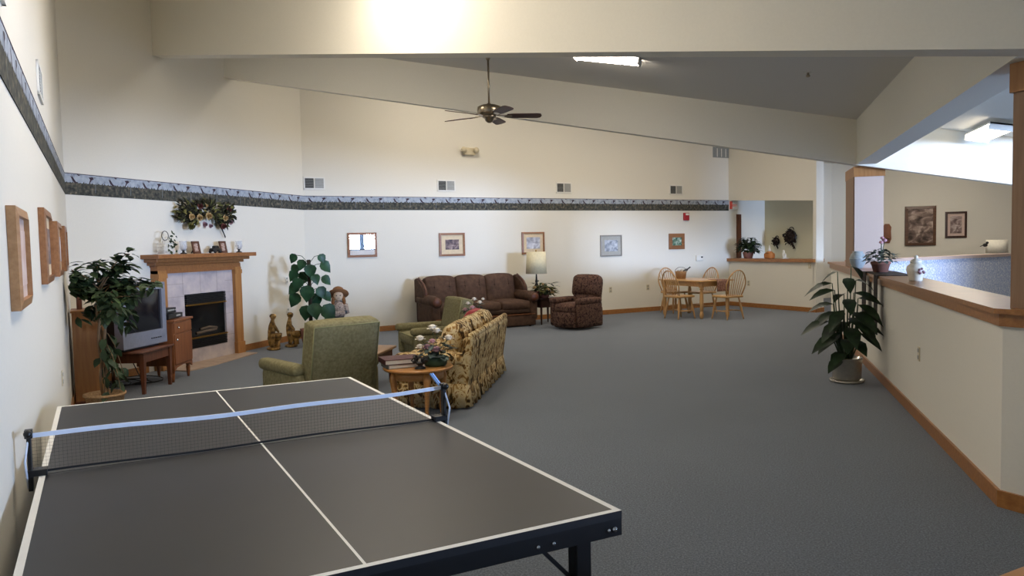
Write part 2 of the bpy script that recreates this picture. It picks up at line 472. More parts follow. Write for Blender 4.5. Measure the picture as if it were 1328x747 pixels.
# beams and ceilings
HB = .7                      # the bay behind the far beam is higher
def zb(x, y=0): return ZC + (XH - x) * SL
BT = .17
def beam(name, pts, f_top):
    mb = MB()
    for (a, b) in zip(pts[:-1], pts[1:]):
        mb.prism([a, b, (b[0], b[1] + BT), (a[0], a[1] + BT)], zb, f_top)
    return struct(name, mb, 'beam_paint')
beam('ceiling_beam_near', [(XF - .05, b1(XF - .05)), (XH + T + .02, b1(XH + T))], lambda x, y: zb(x) + 1.0)
beam('ceiling_beam_far', [(XF - .05, b2(XF)), (XH, b2(XH)), (3.6, b2(3.6)), (6.5, b2(6.5))], lambda x, y: zb(x) + .58 + HB)
mb = MB(); mb.prism([(XH, b1(XH) + .05), (XH + T, b1(XH + T) + .05), (XH + T, b2(XH) + .05), (XH, b2(XH) + .05)], ZC, 3.2); struct('ceiling_beam_side', mb, 'beam_paint')
mb = MB(); mb.prism([(-9, b1(-9) + BT / 2), (1.5, b1(1.5) + BT / 2), (1.5, b2(1.5) + BT / 2), (-9, b2(-9) + BT / 2)], lambda x, y: cz(x), lambda x, y: cz(x) + .15); struct('ceiling', mb, 'ceiling_paint')
mb = MB(); mb.prism([(-9, b2(-9) + BT / 2), (1.5, b2(1.5) + BT / 2), (1.5, 23), (-9, 23)], lambda x, y: cz(x) + HB, lambda x, y: cz(x) + HB + .15); struct('ceiling_back', mb, 'ceiling_paint')
mb = MB(); mb.prism([(-9, -8), (7.6, -8), (7.6, -1.2), (1.6, b1(1.6) + .06), (-9, b1(-9) + .06)], lambda x, y: cz(x) + .36, lambda x, y: cz(x) + .5); struct('ceiling_near', mb, 'ceiling_paint')
xs = 3.6
mb = MB()
mb.prism([(XH + .1, 4.5), (xs, 2.4), (xs, 11.1), (XH + .1, 11.1)], lambda x, y: cz(x), lambda x, y: cz(x) + .15)
mb.prism([(xs, 2.4), (7.5, -1.5), (7.5, -8), (15.2, -8), (15.2, 11.2), (xs, 11.1)], cz(xs), cz(xs) + .15)
mb.prism([(1.45, 11.0), (15.2, 11.0), (15.2, 21.4), (1.45, 21.4)], 3.4, 3.55)
mb.prism([(1.45, 10.99), (1.5, 10.99), (1.5, 21.4), (1.45, 21.4)], 3.38, 4.0)
struct('ceiling_stair', mb, 'ceiling_paint')

# baseboards
BH, BTk = .095, .018
mb = MB(); rl_prism(mb, CL, CL + BTk, -6.0, (YL - XF) * S - .02, 0, BH); struct('baseboard_left', mb, 'oak_trim')
mb = MB(); mb.prism([(XF, YL + .02), (XF + BTk, YL + .02), (XF + BTk, 8.02), (XF, 8.02)], 0, BH)
mb.prism([(XF, 9.95), (XF + BTk, 9.95), (XF + BTk, YB - .01), (XF, YB - .01)], 0, BH); struct('baseboard_fireplace', mb, 'oak_trim')
mb = MB(); rl_prism(mb, (XF + YB) * S, C5, CB - BTk, CB, 0, BH); struct('baseboard_back', mb, 'oak_trim')
mb = MB(); rl_prism(mb, C5 - BTk, C5, LE - .06 - BTk, CB - BTk, 0, BH); rl_prism(mb, C5 - BTk, C5 + .22, LE - .06 - BTk, LE - .06, 0, BH); struct('baseboard_passage', mb, 'oak_trim')
mb = MB(); p = hw_poly(BTk); q = hw_poly(0)
mb.prism([p[0], p[1], q[1], q[0]], 0, BH); mb.prism([p[1], p[2], q[2], q[1]], 0, BH); mb.prism([(XH - BTk, HWE), (XH + T, HWE), (XH + T, HWE + BTk), (XH - BTk, HWE + BTk)], 0, BH)
struct('baseboard_half', mb, 'oak_trim')
mb = MB(); mb.box((6.7, 21.2 - BTk / 2, BH / 2), (16, BTk, BH)); struct('baseboard_far', mb, 'oak_trim')

# wallpaper border: sky band, marsh band, birds, reeds; built flat in local x-z, then placed
ZB0, ZB1 = 2.203, 2.447
def border(name, L, loc, rz, flip=False):
    mb = MB(); H = ZB1 - ZB0; zm = H * .56
    per = .52; n = max(1, round(L / per)); per = L / n
    mb.box((L / 2, -.002, zm / 2), (L, .003, zm), 0); mb.box((L / 2, -.002, (zm + H) / 2), (L, .003, H - zm), 1)
    mb.box((L / 2, -.003, H - .004), (L, .004, .008), 2); mb.box((L / 2, -.003, .004), (L, .004, .008), 0)
    for i in range(n):
        x = i * per + per * .25
        def poly(ps, mi, y=-.0045): mb.quad([(x + a * per, y, zm + b) for a, b in ps], mi)
        # flying bird: body and two wings
        poly([(-.11, .078), (-.03, .050), (.03, .014), (.09, .004), (.02, -.004), (-.05, .016)], 2)
        poly([(-.05, .045), (-.09, .10), (-.04, .062), (.0, .03)], 2)
        poly([(.05, .10), (.16, .094), (.1, .082)], 2)
        # perched bird / reed group
        poly([(.36, .074), (.47, .082), (.5, .060), (.43, .040), (.38, .0), (.36, .0), (.40, .05)], 2)
        poly([(.47, .08), (.55, .086), (.53, .06)], 3)
        poly([(.52, -.10), (.53, -.10), (.55, .05), (.54, .05)], 3)
        # ragged tops of the reeds
        k = 14
        for j in range(k):
            a = -.25 + (j + R.random() * .8) / k; h = R.uniform(.006, .026)
            poly([(a, -.002), (a + .05, -.002), (a + .03, h)], 0, -.0042)
    o = mb.build(name, ['border_marsh', 'border_sky', 'border_bird', 'border_reed']); o['kind'] = 'structure'
    return place(o, loc, rz)
border('trim_6', YB - YL, (XF, YL, ZB0), RZ_FIRE)
border('trim_7', C5 - (XF + YB) * S, W((XF + YB) * S, CB, ZB0), RZ_BACK)
lw = (YL - XF) * S
border('trim_8', lw + 6.0, W(CL, -6.0, ZB0), RZ_LEFT)

# ------------------------------------------------------------------ pictures, mirror, vents, plates
def picture(label, loc, rz, w, h, fm, fw, mm, mw, pm, depth=.03, cat='picture', name='framed_picture', group=None, tilt=0.):
    t = thing(name, label, cat, loc, rz, group)
    if tilt: t.rotation_euler = (0, tilt, rz)
    mb = MB()
    o = [(-w / 2, -h / 2), (w / 2, -h / 2), (w / 2, h / 2), (-w / 2, h / 2)]
    i = [(-w / 2 + fw, -h / 2 + fw), (w / 2 - fw, -h / 2 + fw), (w / 2 - fw, h / 2 - fw), (-w / 2 + fw, h / 2 - fw)]
    for k in range(4):
        q = (k + 1) % 4
        mb.add([(o[k][0], -.001, o[k][1]), (o[q][0], -.001, o[q][1]), (i[q][0], -.001, i[q][1]), (i[k][0], -.001, i[k][1]),
                (o[k][0], -depth * .8, o[k][1]), (o[q][0], -depth * .8, o[q][1]), (i[q][0], -depth, i[q][1]), (i[k][0], -depth, i[k][1])],
               [(3, 2, 1, 0), (4, 5, 6, 7), (0, 1, 5, 4), (1, 2, 6, 5), (2, 3, 7, 6), (3, 0, 4, 7)])
    mb.build('frame', fm, t)
    iw, ih = w - 2 * fw, h - 2 * fw
    if mm:
        a = MB(); a.box((0, -depth * .45, 0), (iw, .004, ih)); a.build('mat_board', mm, t)
    b = MB(); b.box((0, -depth * .55 - .001, 0), (iw - 2 * mw, .004, ih - 2 * mw)); b.build('print' if pm != 'mirror' else 'mirror_glass', pm, t)
    return t
def onback(r, z): return W(r, CB, z)
def onleft(l, z): return W(CL, l, z)
picture('oak framed mirror reflecting a bright window on the long wall', onback(4.19, 1.579), RZ_BACK, .54, .44, 'frame_oak', .04, None, 0, 'mirror', cat='mirror', name='wall_mirror')
picture('brown framed barn print with cream mat, right of the mirror', onback(5.945, 1.553), RZ_BACK, .53, .44, 'frame_oak', .04, 'mat_cream', .085, 'print_barn')
picture('brown framed snowy print on the wall just behind the lampshade', onback(7.72, 1.55), RZ_BACK, .52, .44, 'frame_oak', .035, 'mat_cream', .07, 'print_snow')
picture('silver grey framed print alone on the wall right of the recliner', onback(9.625, 1.459), RZ_BACK, .55, .45, 'frame_grey', .025, 'mat_grey', .08, 'print_lake')
picture('small square picture with wide brown frame above the dining table', onback(11.41, 1.519), RZ_BACK, .44, .35, 'frame_oak', .085, None, 0, 'print_round')
# left wall row, seen edge on
picture('pale print in light oak frame, nearest the camera on the left wall', onleft(3.64, 1.525), RZ_LEFT, 0.54, .39, 'frame_tan', .035, 'mat_pink', .05, 'print_pale', .04)
picture('brown framed picture on the left wall, second from the camera', onleft(5.53, 1.585), RZ_LEFT, .75, .44, 'frame_oak', .04, 'mat_cream', .07, 'print_barn', .04)
picture('brown framed picture on the left wall, third from the camera', onleft(7.13, 1.575), RZ_LEFT, .72, .42, 'frame_oak', .04, 'mat_cream', .07, 'print_snow', .04)
picture('brown framed picture on the left wall, partly behind the ficus leaves', onleft(8.5, 1.585), RZ_LEFT, .5, .42, 'frame_oak', .05, 'mat_cream', .06, 'print_lake', .04)
picture('large brown framed villa painting on the far wall past the column', Vector((4.11, 21.2, 1.772)), 0, .69, .97, 'frame_dark', .07, None, 0, 'print_villa', .05, cat='painting')
picture('smaller dark framed villa print with mat on the far wall', Vector((4.89, 21.2, 1.778)), 0, .47, .64, 'dark_wood', .05, 'mat_pink', .06, 'print_villa_small', .04)

def vent(label, loc, rz, w, h, two_=True):
    t = thing('wall_vent', label, 'vent', loc, rz, 'wall vents above the wallpaper border')
    f = MB(); e = .022
    for (cx, cz_, sx, sz) in ((0, h / 2 - e / 2, w, e), (0, -h / 2 + e / 2, w, e), (-w / 2 + e / 2, 0, e, h), (w / 2 - e / 2, 0, e, h), (0, 0, .015, h)): f.box((cx, -.008, cz_), (sx, .014, sz))
    f.build('frame', 'white_plastic', t)
    b = MB(); b.box((-w / 4, -.003, 0), (w / 2 - .02, .004, h - .03)); b.build('backing', 'vent_dark', t)
    n = 9
    for sd in (1, -1):
      l = MB()
      for i in range(n):
        z = -h / 2 + e + (i + .5) * (h - 2 * e) / n
        l.box((sd * w / 4, -.007, z), (w / 2 - .03, .010, (h - 2 * e) / n * (.86 if sd > 0 else .22)), 0)
      l.build('louvers', 'vent_mid', t)
    return t
for r, lab in ((3.37, 'nearest the fireplace corner'), (5.86, 'above the barn print'), (8.47, 'right of the ceiling fan, above the recliner'), (11.41, 'last one before the passage opening')):
    vent('white two-panel wall vent above the wallpaper border, ' + lab, onback(r, 2.665), RZ_BACK, .37, .215)
vent('white wall vent seen edge on, high on the left wall nearer the fireplace', onleft(5.98, 2.66), RZ_LEFT, .4, .22)
vent('white wall vent seen edge on, in the top left corner of the view', onleft(3.52, 2.64), RZ_LEFT, .4, .22)
t = thing('return_grille', 'grey return air grille high on the wall under the sloping beam', 'vent', onback(12.75, 3.54), RZ_BACK)
b = MB(); b.box((0, -.006, 0), (.5, .012, .24)); b.build('frame', 'grey_metal', t)
for x in (-.13, 0, .13):
    b = MB(); b.box((x, -.015, -.01), (.018, .008, .19)); b.build('divider', 'white_plastic', t)
# emergency light
t = thing('emergency_light', 'beige twin-head emergency light high on the long wall', 'light', onback(6.3, 3.32), RZ_BACK)
b = MB(); b.cushion((.04, -.035, 0), (.24, .07, .14), .015); b.build('housing', 'beige_plastic', t)
for x in (-.1, .16):
    b = MB(); b.lathe([(.05, 0), (.058, .03), (.03, .06)], (0, 0, 0), 14, 0, Matrix.Translation((x, -.075, .02)) @ Matrix.Rotation(PI / 2, 4, 'X')); b.build('lamp_head', 'beige_plastic', t)
# fire alarm
t = thing('fire_alarm', 'red fire alarm strobe below the border near the passage', 'alarm', onback(11.68, 2.07), RZ_BACK)
b = MB(); b.cushion((0, -.025, 0), (.15, .05, .17), .012); b.build('housing', 'red_plastic', t)
b = MB(); b.cushion((.01, -.055, .05), (.09, .02, .045), .008); b.build('strobe_lens', 'white_plastic', t)
# thermostat
t = thing('thermostat', 'white thermostat on the wall above the dining table', 'thermostat', onback(12.065, 1.13), RZ_BACK)
b = MB(); b.cushion((0, -.018, 0), (.2, .036, .13), .012); b.build('cover', 'white_plastic', t)
b = MB(); b.box((.055, -.038, .02), (.05, .006, .03)); b.build('display', 'black_plastic', t)
def plate(label, loc, rz, kind='outlet', m='beige_plastic'):
    t = thing('wall_outlet' if kind == 'outlet' else 'light_switch', label, kind, loc, rz)
    b = MB(); b.cushion((0, -.004, 0), (.075, .008, .12), .004); b.build('cover_plate', m, t)
    if kind == 'outlet':
        for z in (-.028, .028): b = MB(); b.cushion((0, -.009, z), (.036, .006, .032), .003); b.build('socket', 'vent_mid', t)
    else:
        b = MB(); b.box((0, -.012, 0), (.01, .014, .024)); b.build('toggle', 'white_plastic', t)
    return t
plate('beige wall outlet left of the dining chairs', onback(10.6, .53), RZ_BACK)
plate('beige wall outlet just right of the recliner', onback(9.6, .52), RZ_BACK)
plate('beige outlet on the low passage wall beside the dining chairs', W(C5, 12.9, .54), RZ_PASS)
plate('beige light switch near the right end of the passage wall ledge', W(C5, LE + .1, .96), RZ_PASS, 'light switch')
plate('outlet plate on the half wall right of the floor plant', Vector((XH, 7.06, .56)), -PI / 2)
plate('outlet low on the left wall beside the wooden cabinet', onleft(6.94, .57), RZ_LEFT)
plate('upper wall plate behind the corner plant', Vector((XF, 11.2, 1.02)), RZ_FIRE, 'outlet', 'white_plastic')
plate('lower wall plate behind the corner plant', Vector((XF, 11.2, .5)), RZ_FIRE, 'outlet', 'white_plastic')
# exit sign over the passage
t = thing('exit_sign', 'small red lettered exit sign at the left edge of the passage opening', 'sign', W(C5 + .03, CB - .003, 2.33), RZ_BACK)
b = MB(); b.cushion((.1, -.03, 0), (.2, .05, .2), .01); b.build('housing', 'white_plastic', t)
def letters(mb, txt, x, y, z, h):
    G = {'E': [(0, 0, .18, 1), (0, 0, .6, .18), (0, .41, .5, .18), (0, .82, .6, .18)], 'I': [(.2, 0, .18, 1)], 'T': [(.21, 0, .18, 1), (0, .82, .6, .18)]}
    for c in txt:
        if c == 'X':
            for a, bb in (((0, 0), (.6, 1)), ((.6, 0), (0, 1))):
                mb.bar((x + a[0] * h, y, z + a[1] * h), (x + bb[0] * h, y, z + bb[1] * h), .16 * h, .004, 0, (0, 1, 0))
        else:
            for (a, bb, w_, h_) in G[c]: mb.box((x + (a + w_ / 2) * h, y, z + (bb + h_ / 2) * h), (w_ * h, .004, h_ * h))
        x += h * .72
b = MB(); letters(b, 'EXIT', .03, -.057, -.03, .05); b.build('lettering', 'exit_red', t)
b = MB(); b.box((.012, -.03, 0), (.025, .058, .18)); b.build('end_panel', 'exit_red', t)
# wall plaque on far wall
t = thing('wall_plaque', 'small carved wooden plaque hanging on the far wall beside the column', 'plaque', Vector((3.36, 21.2, 1.56)), 0)
b = MB(); b.prism([(-.06, -.2), (.06, -.2), (.1, -.1), (.09, .1), (.1, .2), (.05, .28), (-.05, .28), (-.1, .2), (-.09, .1), (-.1, -.1)], 0, .03, 0, Matrix.Rotation(PI / 2, 4, 'X')); b.build('board', 'cherry', t)
b = MB(); b.lathe([(.02, 0), (.05, .01), (.055, .05), (.02, .06)], (0, -.07, -.1), 12); b.build('cup', 'cherry', t)

# ------------------------------------------------------------------ fireplace
t = thing('fireplace', 'oak mantel fireplace with pink tile surround and black glass firebox', 'fireplace', Vector((XF, 8.99, 0)), RZ_FIRE)
# local: x along wall (world +Y), -y into the room
yc = 8.99
def ly(Y): return Y - yc
b = MB()
zz = [(1.36, .085, .02), (1.40, .13, .07), (1.445, .2, .13), (1.50, .28, .2)]
z0 = 1.335
for z1, dp, ov in zz:
    b.box((ly(8.99), -dp / 2, (z0 + z1) / 2), (1.70 + 2 * ov * .82, dp, z1 - z0)); z0 = z1
b.build('mantel_shelf', 'oak_mantel', t, .006)
b = MB(); b.box((0, -.055, 1.30), (1.70, .11, .10)); b.build('header', 'oak_mantel', t)
for sx in (-1, 1):
    b = MB(); x = sx * .775
    b.box((x, -.06, .67), (.15, .12, 1.24)); b.box((x, -.068, .09), (.17, .136, .18)); b.box((x, -.066, 1.22), (.16, .132, .06))
    b.build('pilaster', 'oak_upright', t)
b = MB()
# tile surround around the opening
OX0, OX1, OZ0, OZ1 = ly(8.66), ly(9.52), .2, .95
b.box((ly(8.45), -.035, .63), (.42, .07, 1.25)) if False else None
b.box(((-.70 + OX0) / 2, -.035, .63), (OX0 + .70, .07, 1.25)); b.box(((.70 + OX1) / 2, -.035, .63), (.70 - OX1, .07, 1.25))
b.box(((OX0 + OX1) / 2, -.035, (OZ1 + 1.255) / 2), (OX1 - OX0, .07, 1.255 - OZ1)); b.box(((OX0 + OX1) / 2, -.035, (OZ0) / 2), (OX1 - OX0, .07, OZ0))
for z in (.31, .62, .93, 1.1): 
    for (x0, x1) in ((-.70, OX0), (OX1, .70)): b.box(((x0 + x1) / 2, -.0705, z), (x1 - x0, .002, .006), 1)
for x in (-.35, 0, .35): b.box((x, -.0705, (OZ1 + 1.25) / 2), (.006, .002, 1.25 - OZ1), 1)
b.build('tile_surround', ['tile', 'grout'], t)
fb = MB(); w = OX1 - OX0; cx = (OX0 + OX1) / 2
fb.box((cx, -.02, .575), (w, .04, .75)); fb = fb.build('firebox', 'firebox_black', t)
for zc, hh in ((.875, .13), (.265, .12)):
    b = MB()
    for k in range(5): b.box((cx, -.06 - (k % 2) * .006, zc - hh / 2 + (k + .5) * hh / 5), (w - .04, .05, hh / 5 * .6))
    b.build('louvers', 'black_metal', t)
for z in (.80, .345):
    b = MB(); b.box((cx, -.085, z), (w - .03, .03, .02)); b.build('brass_trim', 'brass', t)
b = MB(); b.box((cx, -.05, .572), (w - .06, .01, .43)); b.build('glass_front', 'fire_glass', t)
b = MB()
for a, c, r in (((cx - .2, -.062, .40), (cx + .2, -.062, .42), .022), ((cx - .12, -.065, .45), (cx + .22, -.062, .44), .018)): b.tube([a, ((a[0] + c[0]) / 2, a[1], a[2] + .015), c], r, 8)
b.build('log_set', 'log', t)
hb = MB(); hb.prism([(-.82, -.012), (.83, -.012), (.83, -.36), (-.30, -.5), (-.82, -.5)], 0, .012); hb.build('hearth', 'hearth_tile', t)

# ------------------------------------------------------------------ things on the mantel
ZM = 1.50
def mantel(Y, dep=.14): return Vector((XF + dep, Y, ZM))
t = thing('bird_cage', 'small white wire birdcage with trailing leaves at left end of the mantel', 'birdcage', mantel(8.27), RZ_FIRE)
b = MB()
for i in range(9):
    x = -.085 + i * .17 / 8
    for y in (-.055, .055): b.tube([(x, y, 0), (x, y, .14)], .004, 5)
for z in (.0, .05, .1, .14):
    b.tube([(-.085, -.055, z), (.085, -.055, z), (.085, .055, z), (-.085, .055, z)], .005, 5, 0, True)
for i in range(7):
    a = PI * i / 6
    b.tube([(-.085 * math.cos(a), 0, .14), (-.06 * math.cos(a), 0, .2 + .0 * a), (0, 0, .215)], .003, 4)
b.build('wires', 'white_plastic', t)
b = MB(); b.tube([(.06 * math.cos(a), 0, .24 + .06 * math.sin(a)) for a in [2 * PI * i / 16 for i in range(16)]], .005, 5, 0, True); b.build('hoop', 'dark_iron', t)
b = MB()
for i in range(26):
    b.leaf((R.uniform(-.02, .12), -.065, R.uniform(.01, .3)), (R.uniform(-1, 1), R.uniform(-.6, 0), R.uniform(-.6, .8)), (0, -1, .4), .05, .03)
b.build('leaves', 'leaf_dark', t)
def hurricane(label, Y):
    t = thing('candle_holder', label, 'candle holder', mantel(Y), RZ_FIRE, 'glass candle holders on the mantel')
    b = MB(); b.lathe([(.04, 0), (.045, .008), (.018, .02), (.015, .04), (.03, .05)], n=14); b.build('foot', 'dark_iron', t)
    b = MB(); b.lathe([(.035, .05), (.052, .09), (.045, .15), (.05, .17), (.047, .17), (.042, .15), (.048, .09), (.03, .054)], n=16); b.build('glass_shade', 'clear_glass', t)
    b = MB(); b.lathe([(.018, .05), (.018, .11), (.002, .115)], n=10); b.build('candle', 'petal_white', t)
glass('clear_glass', '#dfe4ea', .03, .3)
hurricane('glass candle holder on the mantel right of the birdcage', 8.60)
hurricane('glass candle holder at the right end of the mantel', 9.78)
def photo(label, Y, rz):
    t = thing('photo_frame', label, 'photo frame', mantel(Y) + Vector((0, 0, 0)), RZ_FIRE + rz, 'photo frames standing on the mantel')
    tm = Matrix.Rotation(-.18, 4, 'X')
    b = MB(); w, h, e = .16, .17, .03
    for (cx, cz_, sx, sz) in ((0, h - e / 2, w, e), (0, e / 2, w, e), (-w / 2 + e / 2, h / 2, e, h), (w / 2 - e / 2, h / 2, e, h)): b.box((cx, 0, cz_), (sx, .018, sz), 0, 0, tm)
    b.build('frame', 'walnut', t)
    b = MB(); b.box((0, .004, h / 2), (w - .05, .006, h - .05), 0, 0, tm); b.build('print', 'print_photo', t)
    b = MB(); b.bar((0, .02, .1), (0, .09, .005), .03, .006); b.build('easel_leg', 'cover_black', t)
photo('small wooden photo frame on the mantel left of centre', 8.87, .1)
photo('small wooden photo frame on the mantel right of the dark figurine', 9.44, .1)
t = thing('car_figurine', 'low dark toy car figurine between the photo frames on the mantel', 'figurine', mantel(9.22, .16), RZ_FIRE)
b = MB(); b.cushion((0, 0, .045), (.18, .08, .05), .018); b.cushion((.01, 0, .08), (.09, .07, .05), .02); b.build('body', 'dark_iron', t)
for x in (-.055, .055):
    for y in (-.042, .042):
        b = MB(); b.lathe([(.022, -.008), (.022, .008)], (0, 0, 0), 12, 0, Matrix.Translation((x, y, .022)) @ Matrix.Rotation(PI / 2, 4, 'X')); b.build('wheel', 'black_plastic', t)
# swag above the mantel
t = thing('flower_swag', 'dried flower swag hanging on the wall above the fireplace mantel', 'swag', Vector((XF, 9.18, 2.02)), RZ_FIRE)
g = MB(); rr = random.Random(3)
def swag_pt():
    while True:
        x = rr.uniform(-.62, .62); 
        top = .19 - .03 * abs(x); bot = .02 - .16 * math.exp(-((abs(x) - .34) / .17) ** 2)
        if abs(x) > .55: bot = -.05
        z = rr.uniform(bot, top)
        return x, z
for i in range(520):
    x, z = swag_pt()
    a = math.atan2(z - .08, x) + rr.uniform(-.7, .7)
    g.leaf((x * .88, -rr.uniform(.02, .13), z), (math.cos(a), -.5 * rr.random(), math.sin(a)), (0, -1, rr.uniform(-.3, .3)), rr.uniform(.06, .12), rr.uniform(.02, .04), .2, 0 if rr.random() < .72 else 1)
g.build('foliage', ['swag_dark', 'leaf_olive'], t)
for (x, z, rad, m) in ((-.22, -.03, .055, 'petal_tan'), (-.03, .0, .06, 'petal_tan'), (-.38, -.02, .05, 'petal_tan'), (-.12, -.12, .045, 'petal_mauve'), (.0, -.14, .035, 'petal_mauve'), (.33, -.02, .05, 'petal_tan'), (-.4, -.15, .055, 'leaf_olive'), (.42, .1, .045, 'petal_red'), (-.2, .13, .05, 'petal_red'), (-.08, .14, .035, 'petal_tan'), (.28, -.14, .05, 'petal_red'), (.45, -.08, .04, 'petal_mauve')):
    b = MB()
    for k in range(3):
        for i in range(7):
            a = 2 * PI * i / 7 + k * .4; q = .35 + .45 * k
            b.leaf((x, -.12 - .015 * (2 - k), z), (math.cos(a) * q, -1 + .42 * k, math.sin(a) * q), (math.cos(a), 0, math.sin(a)), rad * (.6 + .25 * k), rad * .8, .1)
    b.build('flower', m, t)
b = MB(); b.tube([(.3, -.05, -.12), (.34, -.06, -.18), (.4, -.05, -.26), (.43, -.04, -.3)], .008, 6)
for i in range(12): b.ball((.31 + .009 * i, -.055, -.13 - .014 * i), .009)
b.build('trailing_twig', 'swag_dark', t)

# ------------------------------------------------------------------ TV corner
t = thing('wood_cabinet', 'tall plain wooden cabinet against the left wall behind the ficus', 'cabinet', W(CL + .17, 9.1), RZ_BACK)
b = MB(); b.box((0, .0, .475), (.28, .4, .93)); b.build('body', 'cabinet_wood', t, .006)
b = MB(); b.box((0, 0, .95), (.30, .42, .022)); b.build('top_panel', 'cabinet_wood', t)
b = MB(); b.box((0, 0, .02), (.29, .41, .04)); b.build('plinth', 'walnut', t)
t = tag(MB().box((0, 0, .1), (.05, .12, .2)).lathe([(.03, .2), (.02, .22), (.012, .26)], n=10).build('wooden_stand', 'walnut'), 'dark wooden stand on top of the cabinet behind the ficus leaves', 'stand')
place(t, W(CL + .1, 9.15, .961), RZ_BACK)
# TV table: front edge roughly facing +X
A = Vector((-6.20, 6.74)); B = Vector((-6.375, 7.40)); e = (B - A).normalized(); n_ = Vector((-e.y, e.x))   # n_ points to the wall
rzt = math.atan2(e.y, e.x)
t = thing('side_table', 'low dark wooden table carrying the television', 'table', (*((A + B) / 2 + n_ * .36), 0), rzt)
wd = (B - A).length
b = MB(); b.cushion((0, 0, .455), (wd + .04, .74, .03), .01, n=3); b.build('tabletop', 'walnut', t)
b = MB()
for y in (-.33, .33): b.box((0, y, .39), (wd - .06, .02, .1))
for x in (-wd / 2 + .04, wd / 2 - .04): b.box((x, 0, .39), (.02, .66, .1))
b.build('apron', 'walnut', t)
for x in (-wd / 2 + .04, wd / 2 - .05):
    for y in (-.33, .33):
        b = MB(); b.add([(sx * k * .5 + x, sy * k * .5 + y, z) for z, k in ((0, .032), (.44, .055)) for sx, sy in ((-1, -1), (1, -1), (1, 1), (-1, 1))],
                        [(3, 2, 1, 0), (4, 5, 6, 7), (0, 1, 5, 4), (1, 2, 6, 5), (2, 3, 7, 6), (3, 0, 4, 7)]); b.build('leg', 'walnut', t)
# television
TA = Vector((-6.33, 6.60)); TB = Vector((-6.43, 7.36)); e2 = (TB - TA).normalized(); n2 = Vector((-e2.y, e2.x)); rz2 = math.atan2(e2.y, e2.x); tw = (TB - TA).length
t = thing('television', 'large silver tube television with a dark screen on the low table', 'television', (*((TA + TB) / 2), .47), rz2)
b = MB(); H = .72
outer = [(-tw / 2, .03), (tw / 2, .03), (tw / 2, H), (-tw / 2, H)]
def shell(mb, secs):
    vs = []; fs = []
    for y, hw_, zl, zh in secs: vs += [(-hw_, y, zl), (hw_, y, zl), (hw_, y, zh), (-hw_, y, zh)]
    for k in range(len(secs) - 1):
        for i in range(4):
            j = (i + 1) % 4; fs.append((k * 4 + i, k * 4 + j, k * 4 + 4 + j, k * 4 + 4 + i))
    fs.append((3, 2, 1, 0)); q = (len(secs) - 1) * 4; fs.append((q, q + 1, q + 2, q + 3))
    mb.add(vs, fs)
shell(b, [(.08, tw / 2 - .005, .03, H), (.2, tw / 2 - .03, .03, H - .02), (.32, tw / 2 - .12, .04, H - .10), (.48, tw / 2 - .2, .06, H - .24)])
b.build('back_shell', 'tv_dark', t, .01)
b = MB(); sx0, sx1, sz0, sz1 = -tw / 2 + .07, tw / 2 - .07, .19, H - .075
b.box((-tw / 2 + .035, .04, (.03 + H) / 2), (.07, .1, H - .03)); b.box((tw / 2 - .035, .04, (.03 + H) / 2), (.07, .1, H - .03))
b.box((0, .04, (H + sz1) / 2), (sx1 - sx0, .1, H - sz1)); b.box((0, .04, (.03 + sz0) / 2), (sx1 - sx0, .1, sz0 - .03))
b.build('bezel', 'tv_silver', t)
b = MB(); b.cushion((0, .06, (sz0 + sz1) / 2), (sx1 - sx0 + .01, .1, sz1 - sz0 + .01), .01, (0, .02, 0)); b.build('screen', 'screen', t)
b = MB(); b.box((0, .18, .015), (tw - .16, .26, .03)); b.build('foot', 'tv_dark', t)
for i in range(5): b = MB(); b.box((.1 + i * .04, -.014, .10), (.022, .008, .01)); b.build('button', 'tv_dark', t)
# pedestal cabinet
A = Vector((-6.385, 7.435)); B = Vector((-6.55, 7.94)); e = (B - A).normalized(); n_ = Vector((-e.y, e.x)); rzp = math.atan2(e.y, e.x); wd = (B - A).length
t = thing('pedestal_cabinet', 'reddish wooden cabinet with drawer and door right of the television', 'cabinet', (*((A + B) / 2 + n_ * .23), 0), rzp)
b = MB(); b.box((0, 0, .455), (wd, .44, .51)); b.build('body', 'cherry', t, .004)
b = MB(); b.box((0, -.005, .722), (wd + .03, .48, .025)); b.build('top_panel', 'cherry', t, .005)
dr_ = MB(); dr_.box((0, -.226, .635), (wd - .03, .014, .12)); dr_ = dr_.build('drawer', 'cherry', t, .003)
b = MB(); b.ball((-.16, -.242, .64), .013); b.build('knob', 'chrome', dr_)
do = MB(); do.box((0, -.226, .385), (wd - .03, .014, .35)); do = do.build('door', 'cherry', t, .003)
b = MB(); b.ball((-wd / 2 + .05, -.242, .5), .013); b.build('knob', 'chrome', do)
b = MB(); b.prism([(-wd / 2, .2), (wd / 2, .2), (wd / 2, .13), (wd / 2 - .08, .17), (0, .185), (-wd / 2 + .08, .17), (-wd / 2, .13)], 0, .02, 0, Matrix.Translation((0, -.2, 0)) @ Matrix.Rotation(PI / 2, 4, 'X')); b.build('apron', 'cherry', t)
for x in (-wd / 2 + .04, wd / 2 - .04):
    for y in (-.18, .18):
        b = MB(); b.lathe([(.014, 0), (.018, .04), (.026, .12), (.022, .14), (.03, .16), (.03, .2)], (x, y, 0), 12); b.build('leg', 'cherry', t)
t2 = thing('cable_box', 'black set-top box on the cabinet beside the television', 'set-top box', t.location + Vector((0, 0, .735)), rzp)
b = MB(); b.box((-.02, -.02, .035), (.4, .28, .055)); b.build('body', 'black_plastic', t2, .004)
for x in (-.17, .13):
    for y in (-.12, .1): b = MB(); b.lathe([(.012, 0), (.012, .01)], (x, y, 0), 8); b.build('foot', 'black_plastic', t2)
b = MB(); b.box((.05, -.162, .036), (.12, .004, .02)); b.build('display', 'vent_mid', t2)
